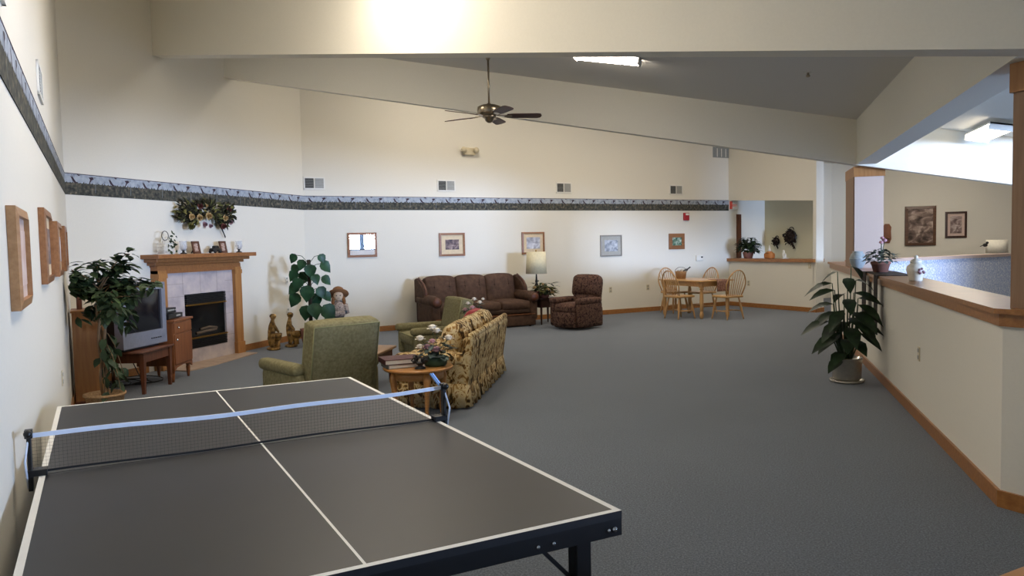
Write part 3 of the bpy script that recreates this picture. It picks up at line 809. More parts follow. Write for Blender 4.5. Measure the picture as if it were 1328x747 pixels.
t3 = thing('video_recorder', 'smaller black video recorder stacked on the set-top box', 'video recorder', t.location + Vector((0, 0, .799)), rzp)
b = MB(); b.box((-.06, 0, .035), (.3, .24, .06)); b.build('body', 'black_plastic', t3, .004)
b = MB(); b.box((-.06, -.122, .04), (.18, .004, .018)); b.ball((.06, -.122, .035), .009); b.build('front_panel', 'vent_mid', t3)
t = MB(); pr = random.Random(5)
pts = []
for i in range(60):
    a = i * .42; pts.append((-6.95 + (.14 + .003 * i) * math.cos(a) * (1 + .3 * math.sin(a * .37)), 7.1 + (.16 + .003 * i) * math.sin(a) + .006 * i, .012 + .012 * abs(math.sin(a * 1.3))))
pts += [(-7.0, 7.55, .02), (-7.15, 7.6, .2), (-7.2, 7.62, .32)]
t.tube(pts, .006, 6); tag(t.build('power_cord', 'black_cord'), 'tangled black power cords on the carpet under the television table', 'cord')

# ------------------------------------------------------------------ ficus
c = W(.0, 8.22)
t = thing('potted_ficus', 'bushy ficus tree in a woven basket by the left wall', 'plant', c, RZ_BACK)
b = MB(); b.lathe([(.125, 0), (.155, .1), (.17, .19), (.185, .195), (.185, .215), (.165, .215), (.155, .19)], n=24); b.build('basket', 'basket', t)
b = MB(); b.lathe([(.15, .16), (.15, .175)], n=20); b.build('soil', 'soil', t)
b = MB()
for k in range(3):
    b.tube([(.03 * math.cos(k * 2.1 + z * 6), .03 * math.sin(k * 2.1 + z * 6), .17 + z) for z in [i * .08 for i in range(12)]], .014, 6)
fr = random.Random(11); tips = []
for i in range(34):
    a = fr.uniform(0, 2 * PI); el = fr.uniform(-.1, 1.1); L = fr.uniform(.34, .56)
    p0 = Vector((0, 0, fr.uniform(1.0, 1.3)))
    dd = Vector((math.cos(a) * math.cos(el), math.sin(a) * math.cos(el), math.sin(el)))
    p = [p0 + dd * (L * s_) - Vector((0, 0, .16 * s_ * s_)) for s_ in (0, .3, .6, .85, 1)]
    p = [Vector((max(q.x, -.22), q.y, q.z)) for q in p]
    b.tube(p, [.008, .006, .005, .004, .003], 5); tips.append(p)
for i in range(5):
    a = fr.uniform(-1.9, .6); L = fr.uniform(.1, .2); p0 = Vector((0, 0, fr.uniform(.62, .85)))
    p = [p0 + Vector((math.cos(a) * L * s_, math.sin(a) * L * s_, -.42 * s_ * s_ * fr.uniform(.5, 1.1))) for s_ in (0, .3, .6, .85, 1)]
    b.tube(p, .004, 5); tips.append(p)
b.build('trunk', 'bark', t)
g = MB()
for ti, p in enumerate(tips):
    for k in range(22 if ti < 34 else 8):
        s_ = fr.uniform(.15, 1.05) * 4; i = min(3, int(s_)); q = p[i].lerp(p[i + 1], s_ - i)
        q = q + Vector((fr.gauss(0, .025), fr.gauss(0, .025), fr.gauss(0, .02)))
        a = fr.uniform(0, 2 * PI); dd = (p[-1] - p[0]).normalized() * .7 + Vector((math.cos(a), math.sin(a), fr.uniform(-.9, .2)))
        if q.x < -.06: dd.x = abs(dd.x)
        q.x = max(q.x, -.24)
        g.leaf(q, dd, (fr.uniform(-.5, .5), fr.uniform(-.5, .5), 1), fr.uniform(.10, .15), fr.uniform(.05, .075), .25)
g.build('foliage', 'leaf_ficus', t)

# ------------------------------------------------------------------ corner plant, statues, scarecrow
t = thing('climbing_plant', 'tall climbing plant with large leaves on a pole in the room corner', 'plant', (-6.55, 10.66, 0), face(.53, -.85))
b = MB(); b.lathe([(.12, 0), (.15, .12), (.165, .26), (.175, .28), (.155, .28), (.145, .25)], n=22); b.build('pot', 'clay', t)
b = MB(); b.lathe([(.145, .235), (.145, .25)], n=18); b.build('soil', 'soil', t)
b = MB(); b.tube([(0, 0, .24), (0, 0, .8), (.0, 0, 1.36)], .03, 10); b.build('moss_pole', 'moss_pole', t)
st = MB(); lf = MB(); pr = random.Random(21)
spec = [(-.28, .13, 1.44, .15), (-.12, -.1, 1.35, .16), (-.24, 0, 1.27, .16), (.02, -.1, 1.27, .2), (.24, 0, 1.43, .15), (.27, .05, 1.30, .2), (.28, 0, 1.08, .17), (-.2, -.05, 1.06, .2), (-.27, 0, 1.18, .18),
        (.2, -.06, .92, .19), (-.05, -.1, .94, .24), (-.26, 0, .82, .22), (.3, .1, .82, .17), (-.08, -.08, .63, .22), (.06, -.12, .66, .24), (.3, 0, .62, .28), (.32, -.05, .42, .26), (.08, -.14, .3, .22), (-.24, 0, .97, .2), (.1, -.1, 1.12, .16), (-.08, .12, 1.15, .2), (.1, .15, .8, .22)]
for x, y, z, L in spec:
    x *= .74
    s0 = Vector((0, 0, max(.3, z - .14))); tip = Vector((x, y - .02, z))
    st.tube([s0, s0.lerp(tip, .5) + Vector((0, 0, .05)), tip], .005, 5)
    dd = Vector((x * 1.0, y * .4 - .02, -.2)); 
    lf.leaf(tip - dd.normalized() * L * .12, dd + Vector((0, 0, pr.uniform(-.18, .05))), (x * .3, -.8, .5), L * 1.12, L * .98, .2, 0, True)
st.build('stem', 'stem_green', t); lf.build('leaves', 'leaf_mid', t)

def villager(label, loc, rz, pose):
    t = thing('garden_figurine', label, 'figurine', loc, rz, 'gold figurines on the carpet by the corner plant')
    b = MB(); b.lathe([(.11, 0), (.125, .015), (.115, .035), (.07, .045)], n=18, mat=Matrix.Diagonal((1.1, .8, 1, 1))); b.build('base', 'gold_resin', t)
    if pose == 0:
        pts = [(.0, .03, .22), (-.02, .03, .33), (-.05, .03, .40), (-.055, .02, .455), (-.05, .01, .50), (.03, .03, .12), (.035, .03, .04), (-.04, .04, .12), (-.05, .04, .04), (.0, -.03, .36), (.06, -.06, .28), (-.08, -.02, .34), (-.02, -.08, .26)]
    else:
        pts = [(.0, .03, .2), (0, .03, .31), (0, .02, .39), (0, .01, .44), (0, .0, .485), (.05, .0, .12), (.05, .02, .04), (-.05, .0, .12), (-.05, .02, .04), (.075, .0, .34), (.06, -.06, .25), (-.075, .0, .34), (-.06, -.06, .25)]
    ed = [(0, 1), (1, 2), (2, 3), (3, 4), (0, 5), (5, 6), (0, 7), (7, 8), (2, 9), (9, 10), (2, 11), (11, 12)]
    rd = [.06, .055, .04, .022, .04, .042, .028, .042, .028, .022, .016, .022, .016]
    skin('body', pts, ed, rd, 'gold_resin', t)
    b = MB(); hd = pts[4]; b.ball((hd[0], hd[1], hd[2] + .012), .045); b.lathe([(.05, .01), (.048, .035), (.025, .055)], (hd[0], hd[1], hd[2] + .0), 14); b.build('head', 'gold_resin', t)
    b = MB()
    if pose == 0: b.lathe([(.045, .0), (.075, .05), (.085, .12), (.075, .12), (.06, .05)], (.06, -.07, .12), 16); 
    else: b.lathe([(.055, 0), (.085, .05), (.095, .11), (.085, .11), (.07, .05)], (0, -.08, .13), 16)
    b.lathe([(.05, .0), (.045, .03), (.05, .09)], (.06 if pose == 0 else 0, -.075, .035), 12)
    b.build('basket', 'gold_resin', t)
villager('gold figurine leaning over a basket, left of the pair by the corner plant', (-6.93, 10.2, 0), RZ_FIRE + .9, 0)
villager('gold figurine holding a wide basket, right of the pair by the corner plant', (-6.86, 10.57, 0), RZ_FIRE + .55, 1)

t = thing('scarecrow_doll', 'standing scarecrow doll in a straw hat beside the corner plant', 'doll', (-6.37, 11.22, 0), face(.5, -.85))
skin('body', [(0, 0, .40), (0, 0, .52), (0, 0, .62), (0, 0, .675), (0, -.005, .72), (.06, 0, .22), (.065, 0, .05), (.066, -.05, .03), (-.06, 0, .22), (-.065, 0, .05), (-.066, -.05, .03), (.1, 0, .6), (.12, -.04, .5), (.04, -.11, .46), (-.1, 0, .6), (-.12, -.04, .5), (-.04, -.11, .46)],
     [(0, 1), (1, 2), (2, 3), (3, 4), (0, 5), (5, 6), (6, 7), (0, 8), (8, 9), (9, 10), (2, 11), (11, 12), (12, 13), (2, 14), (14, 15), (15, 16)],
     [.075, .08, .07, .035, .05, .055, .045, .03, .055, .045, .03, .045, .04, .03, .045, .04, .03], 'denim', t)
b = MB(); b.ball((0, -.005, .75), .08, 0, 12, (1, .95, 1.08)); b.build('head', 'doll_skin', t)
b = MB(); 
for sx in (-1, 1): b.ball((sx * .03, -.078, .765), .009)
b.bar((-.02, -.079, .72), (.02, -.079, .72), .004, .006); b.build('face_features', 'cover_black', t)
b = MB(); b.lathe([(.085, 0), (.1, .04), (.12, .1), (.11, .18), (.07, .235), (.035, .25)], (0, 0, .42), 18); b.lathe([(.04, 0), (.05, .08), (.055, .16)], (0, 0, 0), 12, 0, Matrix.Translation((.13, -.03, .46)) @ Matrix.Rotation(-.25, 4, 'Y')); b.lathe([(.04, 0), (.05, .08), (.055, .16)], (0, 0, 0), 12, 0, Matrix.Translation((-.13, -.03, .46)) @ Matrix.Rotation(.25, 4, 'Y'))
b.cushion((0, -.1, .47), (.2, .06, .09), .03)
b.build('shirt', 'doll_plaid', t)
hat = Matrix.Translation((0, .02, .79)) @ Matrix.Rotation(-.55, 4, 'X')
b = MB(); b.lathe([(.17, -.012), (.165, .006), (.1, .012), (.092, .03), (.085, .085), (.05, .11), (.01, .115)], (0, 0, 0), 24, 0, hat); b.build('straw_hat', 'straw', t)
b = MB()
for sx in (-1, 1): b.tube([(sx * .075, -.01, .74), (sx * .09, -.03, .66), (sx * .085, -.045, .58)], [.03, .028, .012], 8)
b.build('hair', 'straw', t)

# ------------------------------------------------------------------ ping pong table
TX, TY = .5458, 3.171
t = thing('ping_pong_table', 'large dark ping pong table with white lines in the foreground', 'table', W(TX, TY), RZ_BACK)
hw, hl, zt = .7625, 1.37, .76
for sg in (-1, 1):
    b = MB(); y0, y1 = (.003, hl) if sg > 0 else (-hl, -.003)
    b.box((0, (y0 + y1) / 2, zt - .011), (2 * hw, y1 - y0, .022), 0)
    z = zt + .0006
    def strip(xa, xb, ya, yb): b.quad([(xa, ya, z), (xb, ya, z), (xb, yb, z), (xa, yb, z)], 1)
    strip(-hw, -hw + .02, y0, y1); strip(hw - .02, hw, y0, y1)
    ye = hl if sg > 0 else -hl
    strip(-hw + .02, hw - .02, min(ye, ye - sg * .02), max(ye, ye - sg * .02))
    strip(-.004, .004, min(sg * .003, ye - sg * .02), max(sg * .003, ye - sg * .02))
    half = b.build('table_half', ['table_top', 'white_line'], t)
    b = MB()
    b.box((0, ye - sg * .012, zt - .047), (2 * hw, .022, .05)); b.box((0, sg * .05, zt - .047), (2 * hw - .05, .022, .05))
    for x in (-hw + .012, hw - .012): b.box((x, (y0 + y1) / 2, zt - .047), (.022, y1 - y0 - .05, .05))
    b.build('apron', 'black_metal', half)
    for x in (-.65, .65):
        b = MB(); b.box((x, sg * (hl - .055), (zt - .03) / 2), (.05, .05, zt - .03)); lg = b.build('leg', 'black_metal', t, .004)
        b = MB(); b.bar((x - math.copysign(.18, x), sg * (hl - .06), zt - .03), (x - math.copysign(.02, x), sg * (hl - .06), zt - .2), .012, .012); b.build('brace', 'black_metal', lg)
        b = MB(); b.lathe([(.03, 0), (.03, .015)], (x, sg * (hl - .055), 0), 12); b.build('foot', 'black_plastic', lg)
        b = MB(); b.ball((x + math.copysign(.028, x), sg * (hl - .055), zt - .2), .01); b.build('bolt', 'chrome', lg)
    for x in (-.735, -.715, -.48, -.53, .48, .53, .715, .735):
        b = MB(); b.ball((x, ye + sg * .001, zt - .05), .006 if abs(x) < .73 else .009); b.build('bolt', 'chrome', half)
t = thing('table_tennis_net', 'low dark net with white top tape stretched across the ping pong table', 'net', W(TX, TY, zt), RZ_BACK)
xe = hw + .03
def sag(x): return -.008 * (1 - (x / xe) ** 2) + .003 * math.sin(x * 9)
b = MB(); n = 24
for i in range(n):
    xa, xb = -xe + 2 * xe * i / n, -xe + 2 * xe * (i + 1) / n
    b.bar((xa, 0, .145 + sag(xa)), (xb, 0, .145 + sag(xb)), .006, .016)
b.build('top_tape', 'white_tape', t)
b = MB()
for i in range(121):
    x = -xe + 2 * xe * i / 120; b.bar((x, 0, .012), (x, 0, .138 + sag(x)), .0004, .0004)
for k in range(10):
    z = .012 + .0125 * k
    for i in range(12):
        xa, xb = -xe + 2 * xe * i / 12, -xe + 2 * xe * (i + 1) / 12
        b.bar((xa, 0, z), (xb, 0, z), .0004, .0004)
b.build('netting', 'net_string', t)
b = MB()
for i in range(n):
    xa, xb = -xe + 2 * xe * i / n, -xe + 2 * xe * (i + 1) / n
    b.bar((xa, 0, .010 + .003 * math.sin(xa * 7)), (xb, 0, .010 + .003 * math.sin(xb * 7)), .006, .007)
b.build('bottom_cord', 'net_string', t)
for sx in (-1, 1):
    b = MB(); x = sx * (xe - .004)
    b.box((x, 0, .075), (.014, .03, .15)); b.box((x - sx * .022, 0, .012), (.06, .05, .022)); b.box((x, 0, .15), (.025, .03, .03)); b.ball((x - sx * .0, -.03, .155), .014); b.box((x, 0, -.02), (.014, .045, .06))
    p = b.build('post', 'black_metal', t, .002)
    b = MB(); b.tube([(x, 0, .15), (x + sx * .012, -.04, .06), (x + sx * .008, -.01, -.04)], .004, 6); b.build('tension_cord', 'white_tape', p)
    if sx > 0:
        b = MB(); b.bar((x - .006, .01, .155), (x - .03, .05, .205), .010, .006); b.bar((x - .016, .01, .155), (x - .04, .05, .205), .004, .007); b.build('clip_arm', 'blue_strip', p)

# ------------------------------------------------------------------ seating
def brown_sofa():
    t = thing('sofa', 'long dark brown velvet sofa with wings and rolled arms against the back wall', 'sofa', W(6.15, 12.9), RZ_BACK)
    Wd = 2.16
    b = MB(); b.cushion((0, .06, .2), (Wd - .16, .74, .30), .03, n=4); b.build('base', 'velvet_dark', t)
    b = MB(); b.cushion((0, -.36, .30), (Wd - .34, .1, .10), .03, (0, .01, 0)); b.build('front_rail', 'velvet_dark', t)
    b = MB(); b.cushion((0, -.365, .125), (Wd - .12, .09, .21), .02, (0, .008, 0)); b.build('skirt', 'velvet_brown', t)
    b = MB(); b.tube([(-Wd / 2 + .08, -.415, .235), (Wd / 2 - .08, -.415, .235)], .01, 6); b.build('piping', 'cherry', t)
    for i in range(3):
        x = (i - 1) * .615
        b = MB(); b.cushion((x, -.09, .40), (.61, .66, .17), .055, (0, .02, .03)); b.build('seat_cushion', 'velvet_brown', t)
        tm = Matrix.Translation((x, .29, .66)) @ Matrix.Rotation(-.2, 4, 'X')
        b = MB(); b.cushion((0, 0, 0), (.63, .2, .60), .07, (0, .05, .035), mat=tm); k = b.build('back_cushion', 'velvet_brown', t)
        for bx in (-.15, .15):
            for bz in (.1,):
                q = MB(); q.ball(tm @ Vector((bx, -.142, bz)), .014, 0, 8, (1, .5, 1)); q.build('button', 'velvet_dark', k)
                q = MB()
                for a in (0, PI / 2, PI, 3 * PI / 2):
                    q.bar(tm @ Vector((bx, -.142, bz)), tm @ Vector((bx + .1 * math.cos(a), -.132, bz + .1 * math.sin(a))), .006, .004)
                q.build('tuft_crease', 'velvet_dark', k)
    b = MB(); b.cushion((0, .4, .5), (Wd - .1, .1, .84), .04, n=4); b.build('back_panel', 'velvet_dark', t)
    for s in (-1, 1):
        x = s * (Wd / 2 - .1)
        b = MB(); b.cushion((x, -.06, .33), (.17, .72, .42), .05); b.tube([(x, -.44, .54), (x, -.3, .55), (x, .1, .56), (x, .3, .57)], [.1, .105, .105, .1], 14); a = b.build('arm', 'velvet_brown', t)
        q = MB(); q.lathe([(.075, 0), (.08, .012), (.055, .02), (.03, .028), (.01, .03)], (0, 0, 0), 18, 0, Matrix.Translation((x, -.435, .545)) @ Matrix.Rotation(PI / 2, 4, 'X')); q.build('arm_rosette', 'walnut', a)
        b = MB(); pr = [(.42, .5), (.42, .93), (.32, .955), (.2, .9), (.08, .84), (-.02, .74), (-.04, .62), (.02, .55)]
        b.prism([(p, q_) for p, q_ in pr], -.05, .05, 0, Matrix.Translation((s * (Wd / 2 - .06), 0, 0)) @ Matrix(((0, 0, 1, 0), (1, 0, 0, 0), (0, 1, 0, 0), (0, 0, 0, 1)))); w = b.build('wing', 'velvet_brown', t, .025)
        q = MB(); q.tube([(s * (Wd / 2 - .06), y, z) for y, z in ((.02, .545), (-.045, .62), (-.028, .745), (.07, .85), (.2, .912), (.3, .955))], .018, 8); q.build('wing_trim', 'walnut', w)
    for sx in (-1, 1):
        for y in (-.34, .38):
            b = MB(); b.lathe([(.02, 0), (.03, .05)], (sx * (Wd / 2 - .15), y, 0), 10); b.build('foot', 'dark_wood', t)
brown_sofa()

def recliner():
    t = thing('recliner', 'dark brown mottled recliner with puffy back beside the brown sofa', 'recliner', (-2.92, 13.62, 0), face(-.42, -.9)); t.scale = (.8, .85, .88)
    m = 'mottled_brown'; w = .90
    b = MB(); b.cushion((0, .04, .24), (w - .06, .74, .40), .05, (.01, 0, 0)); b.build('base', m, t)
    b = MB(); b.cushion((0, -.10, .42), (.58, .66, .2), .07, (0, .02, .03)); b.build('seat_cushion', m, t)
    b = MB(); b.cushion((0, -.40, .20), (.60, .14, .32), .06, (0, .03, 0)); b.build('footrest', m, t)
    for s in (-1, 1):
        b = MB(); b.cushion((s * .365, -.03, .31), (.17, .78, .50), .07, (.01, .01, .0)); b.cushion((s * .365, -.05, .575), (.2, .76, .13), .06); b.build('arm', m, t)
    tm = Matrix.Translation((0, .32, .55)) @ Matrix.Rotation(-.2, 4, 'X')
    b = MB(); b.cushion((0, -.01, .0), (.64, .22, .32), .09, (0, .03, 0), mat=tm); b.build('lumbar_pillow', m, t)
    b = MB(); b.cushion((0, 0, .30), (.74, .28, .46), .11, (.0, .05, .02), mat=tm); b.build('headrest_pillow', m, t)
    b = MB(); b.cushion((0, .06, .12), (.68, .2, .72), .06, mat=tm, n=4); b.build('back_shell', m, t)
recliner()

def green_chair():
    t = thing('armchair', 'olive green armchair seen from behind, at the far end of the ping pong table', 'armchair', (0, 0, 0), 0, 'olive green armchairs')
    m = 'moss_green'
    b = MB(); b.cushion((0, -.02, .21), (.66, .68, .2), .03); b.build('base', m, t)
    b = MB(); b.cushion((0, -.1, .37), (.58, .66, .16), .05, (0, .015, .02)); b.build('seat_cushion', m, t)
    b = MB(); b.tube([(-.28, -.425, .435), (.28, -.425, .435)], .008, 6); b.build('piping', 'piping_green', t)
    tm = Matrix.Translation((0, .28, .55)) @ Matrix.Rotation(-.2, 4, 'X')
    bk = MB()
    # slab a little wider at the top
    n = 10
    bk.cushion((0, 0, 0), (.66, .17, .74), .035, (0, .02, .012), mat=tm)
    bk = bk.build('backrest', m, t)
    q = MB()
    for y in (-.082, .082):
        q.tube([tm @ Vector(p) for p in ((-.318, y, -.33), (-.318, y, .345), (.318, y, .345), (.318, y, -.33))], .007, 6)
    q.build('piping', 'piping_green', bk)
    for bx in (-.17, 0, .17):
        for bz in (-.05, .17):
            q = MB(); q.ball(tm @ Vector((bx, -.1, bz)), .013, 0, 8, (1, .5, 1)); q.build('button', 'piping_green', bk)
    for s in (-1, 1):
        b = MB(); b.cushion((s * .365, -.08, .3), (.10, .68, .34), .04); b.cushion((s * .37, -.1, .50), (.13, .72, .11), .05); b.build('arm', m, t)
    for sx in (-1, 1):
        for y in (-.3, .26):
            b = MB(); b.lathe([(.016, 0), (.024, .115)], (sx * .29, y, 0), 10); b.build('leg', 'walnut', t)
    return t
g1 = green_chair()
d1 = Vector((-.86, .51)); bc = W(1.85, 6.62)
place(g1, (bc.x + d1.x * .33, bc.y + d1.y * .33, 0), face(*d1))
g2 = copy_tree(g1); g2['label'] = 'olive green armchair seen from its front side, between the two sofas'
place(g2, W(3.88, 9.42), face(-S, -S + .1)); g2.scale = (.97, .97, .92)

def floral_sofa():
    d = Vector((-.989, -.148)); m = 'floral'
    t = thing('sofa', 'cream and brown floral sofa with a pleated skirt, seen from behind', 'sofa', (-3.05, 7.74, 0), face(*d))
    Wd = 2.14
    b = MB(); b.cushion((0, .04, .24), (Wd - .08, .66, .28), .03, n=4); b.build('base', m, t)
    for i in range(3):
        x = (i - 1) * .6
        b = MB(); b.cushion((x, -.05, .40), (.58, .54, .15), .05, (0, .02, .03)); b.build('seat_cushion', m, t)
        tm = Matrix.Translation((x, .19, .575)) @ Matrix.Rotation(-.2, 4, 'X')
        b = MB(); b.cushion((0, 0, 0), (.61, .2, .40), .09, (0, .03, .02), mat=tm); b.build('back_cushion', m, t)
    # back panel leaning outwards at the top, with a rolled upper edge
    b = MB(); pr = [(.30, .12), (.385, .12), (.46, .63), (.45, .68), (.40, .69), (.36, .66)]
    b.prism(pr, -Wd / 2 + .01, Wd / 2 - .01, 0, Matrix(((0, 0, 1, 0), (1, 0, 0, 0), (0, 1, 0, 0), (0, 0, 0, 1)))); b.build('back_panel', m, t, .02)
    b = MB(); b.tube([(-Wd / 2 + .02, .425, .68), (0, .425, .675), (Wd / 2 - .02, .425, .68)], .034, 10); b.build('back_roll', m, t)
    for s in (-1, 1):
        b = MB(); b.cushion((s * (Wd / 2 - .08), .03, .30), (.15, .68, .34), .03); b.cushion((s * (Wd / 2 - .09), .02, .46), (.2, .70, .12), .055, (0, 0, .01)); b.build('arm', m, t)
    # pleated skirt
    sk = MB(); path = []
    def edge(a, c, n):
        for i in range(n): path.append((a[0] + (c[0] - a[0]) * i / n, a[1] + (c[1] - a[1]) * i / n))
    hx, hy0, hy1 = Wd / 2 + .005, -.30, .39
    edge((-hx, hy1), (hx, hy1), 60); edge((hx, hy1), (hx, hy0), 24); edge((hx, hy0), (-hx, hy0), 60); edge((-hx, hy0), (-hx, hy1), 24)
    n = len(path); vs = []; fs = []
    for i, (x, y) in enumerate(path):
        cxn = Vector((x / hx, y / .42)); o = Vector((1 if abs(x) >= hx - 1e-6 and abs(y) < hy1 else 0, 0))
        nn = Vector((math.copysign(1, x), 0)) if abs(abs(x) - hx) < 1e-6 else Vector((0, math.copysign(1, y)))
        wv = .5 + .5 * math.sin(i * 1.1)
        for z, f in ((.24, .0), (.13, .014), (.015, .03)):
            p = Vector((x, y)) + nn * (f * (.4 + wv)); vs.append((p.x, p.y, z + (.006 * math.sin(i * .35) if z < .1 else 0)))
    for i in range(n):
        j = (i + 1) % n
        for k in range(2): fs.append((i * 3 + k + 1, j * 3 + k + 1, j * 3 + k, i * 3 + k))
    sk.add(vs, fs, 0, True)
    o = sk.build('skirt', m, t); md = o.modifiers.new('thick', 'SOLIDIFY'); md.thickness = .006
    return t
fs_ = floral_sofa()
def on_floral(x, y, z):
    return Matrix.Translation(fs_.location) @ Matrix.Rotation(fs_.rotation_euler.z, 4, 'Z') @ Vector((x, y, z))
t = thing('throw_pillow', 'dusty red throw pillow leaning on the floral sofa back', 'pillow', on_floral(-.6, .0, .475), fs_.rotation_euler.z)
b = MB(); b.cushion((0, 0, .17), (.44, .12, .38), .055, (0, .035, 0), mat=Matrix.Rotation(-.5, 4, 'X')); b.build('cover', 'cloth_red', t)
b = MB(); b.tube([Matrix.Rotation(-.5, 4, 'X') @ Vector(p) for p in ((-.215, 0, -.015), (.215, 0, -.015), (.215, 0, .355), (-.215, 0, .355))], .008, 6, 0, True); b.build('piping', 'cloth_red', t)

def bouquet(t, n, spread, h, m_leaf, flowers, seed, z0=0., lw=.09):
    r_ = random.Random(seed); g = MB()
    for i in range(n):
        a = r_.uniform(0, 2 * PI); q = r_.random() ** .5 * spread; z = z0 + r_.uniform(0, h) * (1 - .5 * (q / spread) ** 2)
        g.leaf((q * .7 * math.cos(a), q * .7 * math.sin(a), z), (math.cos(a), math.sin(a), r_.uniform(-.3, .7)), (0, 0, 1), r_.uniform(.7, 1.2) * lw, lw * .6, .35)
    g.build('foliage', m_leaf, t)
    for (x, y, z, rad, m) in flowers:
        b = MB(); b.ball((x, y, z + rad * .2), rad * .62, 0, 8, (1, 1, .85))
        for k in range(3):
            for i in range(6):
                a = 2 * PI * i / 6 + k * .5
                b.leaf((x, y, z), (math.cos(a), math.sin(a), .1 + k * .6), (0, 0, 1), rad * 1.15 * (1 - .15 * k), rad, .1)
        b.build('flower', m, t)
        s = MB(); s.tube([(0, 0, z0), (x * .5, y * .5, (z0 + z) / 2 + .01), (x, y, z)], .003, 5); s.build('stem', 'stem_green', t)
# side table at the far end of the floral sofa with flowers
pe = on_floral(-1.43, -.02, 0)
t = thing('side_table', 'small wooden side table at the far end of the floral sofa', 'table', pe, fs_.rotation_euler.z)
b = MB(); b.lathe([(.2, 0), (.21, .012), (.2, .025)], (0, 0, .53), 24); b.build('tabletop', 'walnut', t)
for k in range(3):
    a = k * 2.09; b = MB(); b.tube([(.05 * math.cos(a), .05 * math.sin(a), .53), (.1 * math.cos(a), .1 * math.sin(a), .3), (.16 * math.cos(a), .16 * math.sin(a), 0)], [.018, .015, .012], 8); b.build('leg', 'walnut', t)
t = thing('flower_arrangement', 'small white and pink flower arrangement showing above the floral sofa back', 'flowers', pe + Vector((0, 0, .555)), 0)
b = MB(); b.lathe([(.05, 0), (.075, .05), (.07, .1), (.06, .1)], n=16); b.build('pot', 'ceramic_white', t)
bouquet(t, 46, .16, .16, 'leaf_dark', [(.02, -.05, .3, .04, 'petal_white'), (.09, -.04, .26, .04, 'petal_white'), (-.06, -.06, .25, .035, 'petal_white'), (.02, -.12, .2, .045, 'petal_pink'), (-.1, -.06, .17, .04, 'petal_pink'), (.12, .0, .3, .03, 'petal_white')], 4, .09)

# round end table + things on it
rt = Vector((-2.81, 6.32, 0)); RZR = .2
t = thing('round_end_table', 'round honey maple end table beside the floral sofa arm', 'table', rt, RZR)
ZT = .47
b = MB(); b.lathe([(.27, -.03), (.305, -.026), (.315, -.012), (.31, -.002), (.295, 0)], (0, 0, ZT), 40); b.build('tabletop', 'maple', t)
b = MB(); b.lathe([(.225, 0), (.225, .075)], (0, 0, ZT - .105), 36); b.build('apron', 'maple', t)
for k in range(4):
    a = PI / 4 + k * PI / 2 - .25; ca, sa = math.cos(a), math.sin(a)
    b = MB(); b.tube([(r * ca, r * sa, z) for r, z in ((.215, ZT - .03), (.235, ZT - .1), (.225, .25), (.205, .1), (.215, .03), (.235, 0))], [.028, .033, .025, .017, .018, .022], 10); b.build('leg', 'maple', t)
cr, sr = math.cos(RZR), math.sin(RZR)
def book(label, loc, rz, w, d, h, cover, name='book', group=None):
    t = thing(name, label, 'book', loc, rz, group)
    b = MB(); b.box((0, 0, h / 2), (w - .012, d - .012, h - .012)); b.build('pages', 'paper', t)
    b = MB(); b.box((0, 0, .003), (w, d, .006)); b.box((0, 0, h - .003), (w, d, .006)); b.box((-w / 2 + .003, 0, h / 2), (.006, d, h)); b.build('cover', cover, t, .002)
    return t
bp = Vector((-2.95, 6.26, ZT))
book('grey covered book under the maroon album on the round end table', bp + Vector((0, 0, .001)), .75, .30, .24, .035, 'frame_grey')
book('maroon album on top of the book pile on the round end table', bp + Vector((-.01, .01, .037)), .68, .34, .28, .045, 'book_maroon')
t = thing('iron_ornament', 'black ornate iron ornament beside the flower pot on the end table', 'ornament', (-2.72, 6.16, ZT), .3)
b = MB(); b.lathe([(.045, 0), (.05, .008), (.03, .02), (.02, .03), (.035, .045), (.045, .055), (.04, .06)], n=18); b.build('bowl', 'dark_iron', t)
b = MB()
for k in range(6):
    a = k * PI / 3; b.tube([(.045 * math.cos(a), .045 * math.sin(a), .05), (.075 * math.cos(a), .075 * math.sin(a), .075), (.055 * math.cos(a), .055 * math.sin(a), .1), (.03 * math.cos(a), .03 * math.sin(a), .085)], .007, 6)
for k in range(14): b.ball((R.uniform(-.07, .07), R.uniform(-.06, .06), R.uniform(.06, .11)), .014, 0, 6)
b.build('scrollwork', 'dark_iron', t)
t = thing('flower_pot', 'round dark green pot of white and mauve flowers on the end table', 'flower pot', (-2.66, 6.36, ZT), 0)
b = MB(); b.lathe([(.09, 0), (.105, .02), (.108, .075), (.1, .085), (.092, .08)], n=24); b.build('pot', 'green_pot', t)
bouquet(t, 60, .16, .16, 'leaf_grey', [(-.12, -.05, .24, .05, 'petal_white'), (-.02, .0, .33, .055, 'petal_white'), (.03, -.02, .31, .045, 'petal_white'), (.12, .03, .24, .05, 'petal_white'), (-.11, -.08, .17, .045, 'petal_white'), (-.03, -.1, .17, .05, 'petal_mauve'), (.05, -.1, .15, .055, 'petal_mauve'), (.0, -.06, .22, .04, 'petal_pink')], 9, .08, .095)

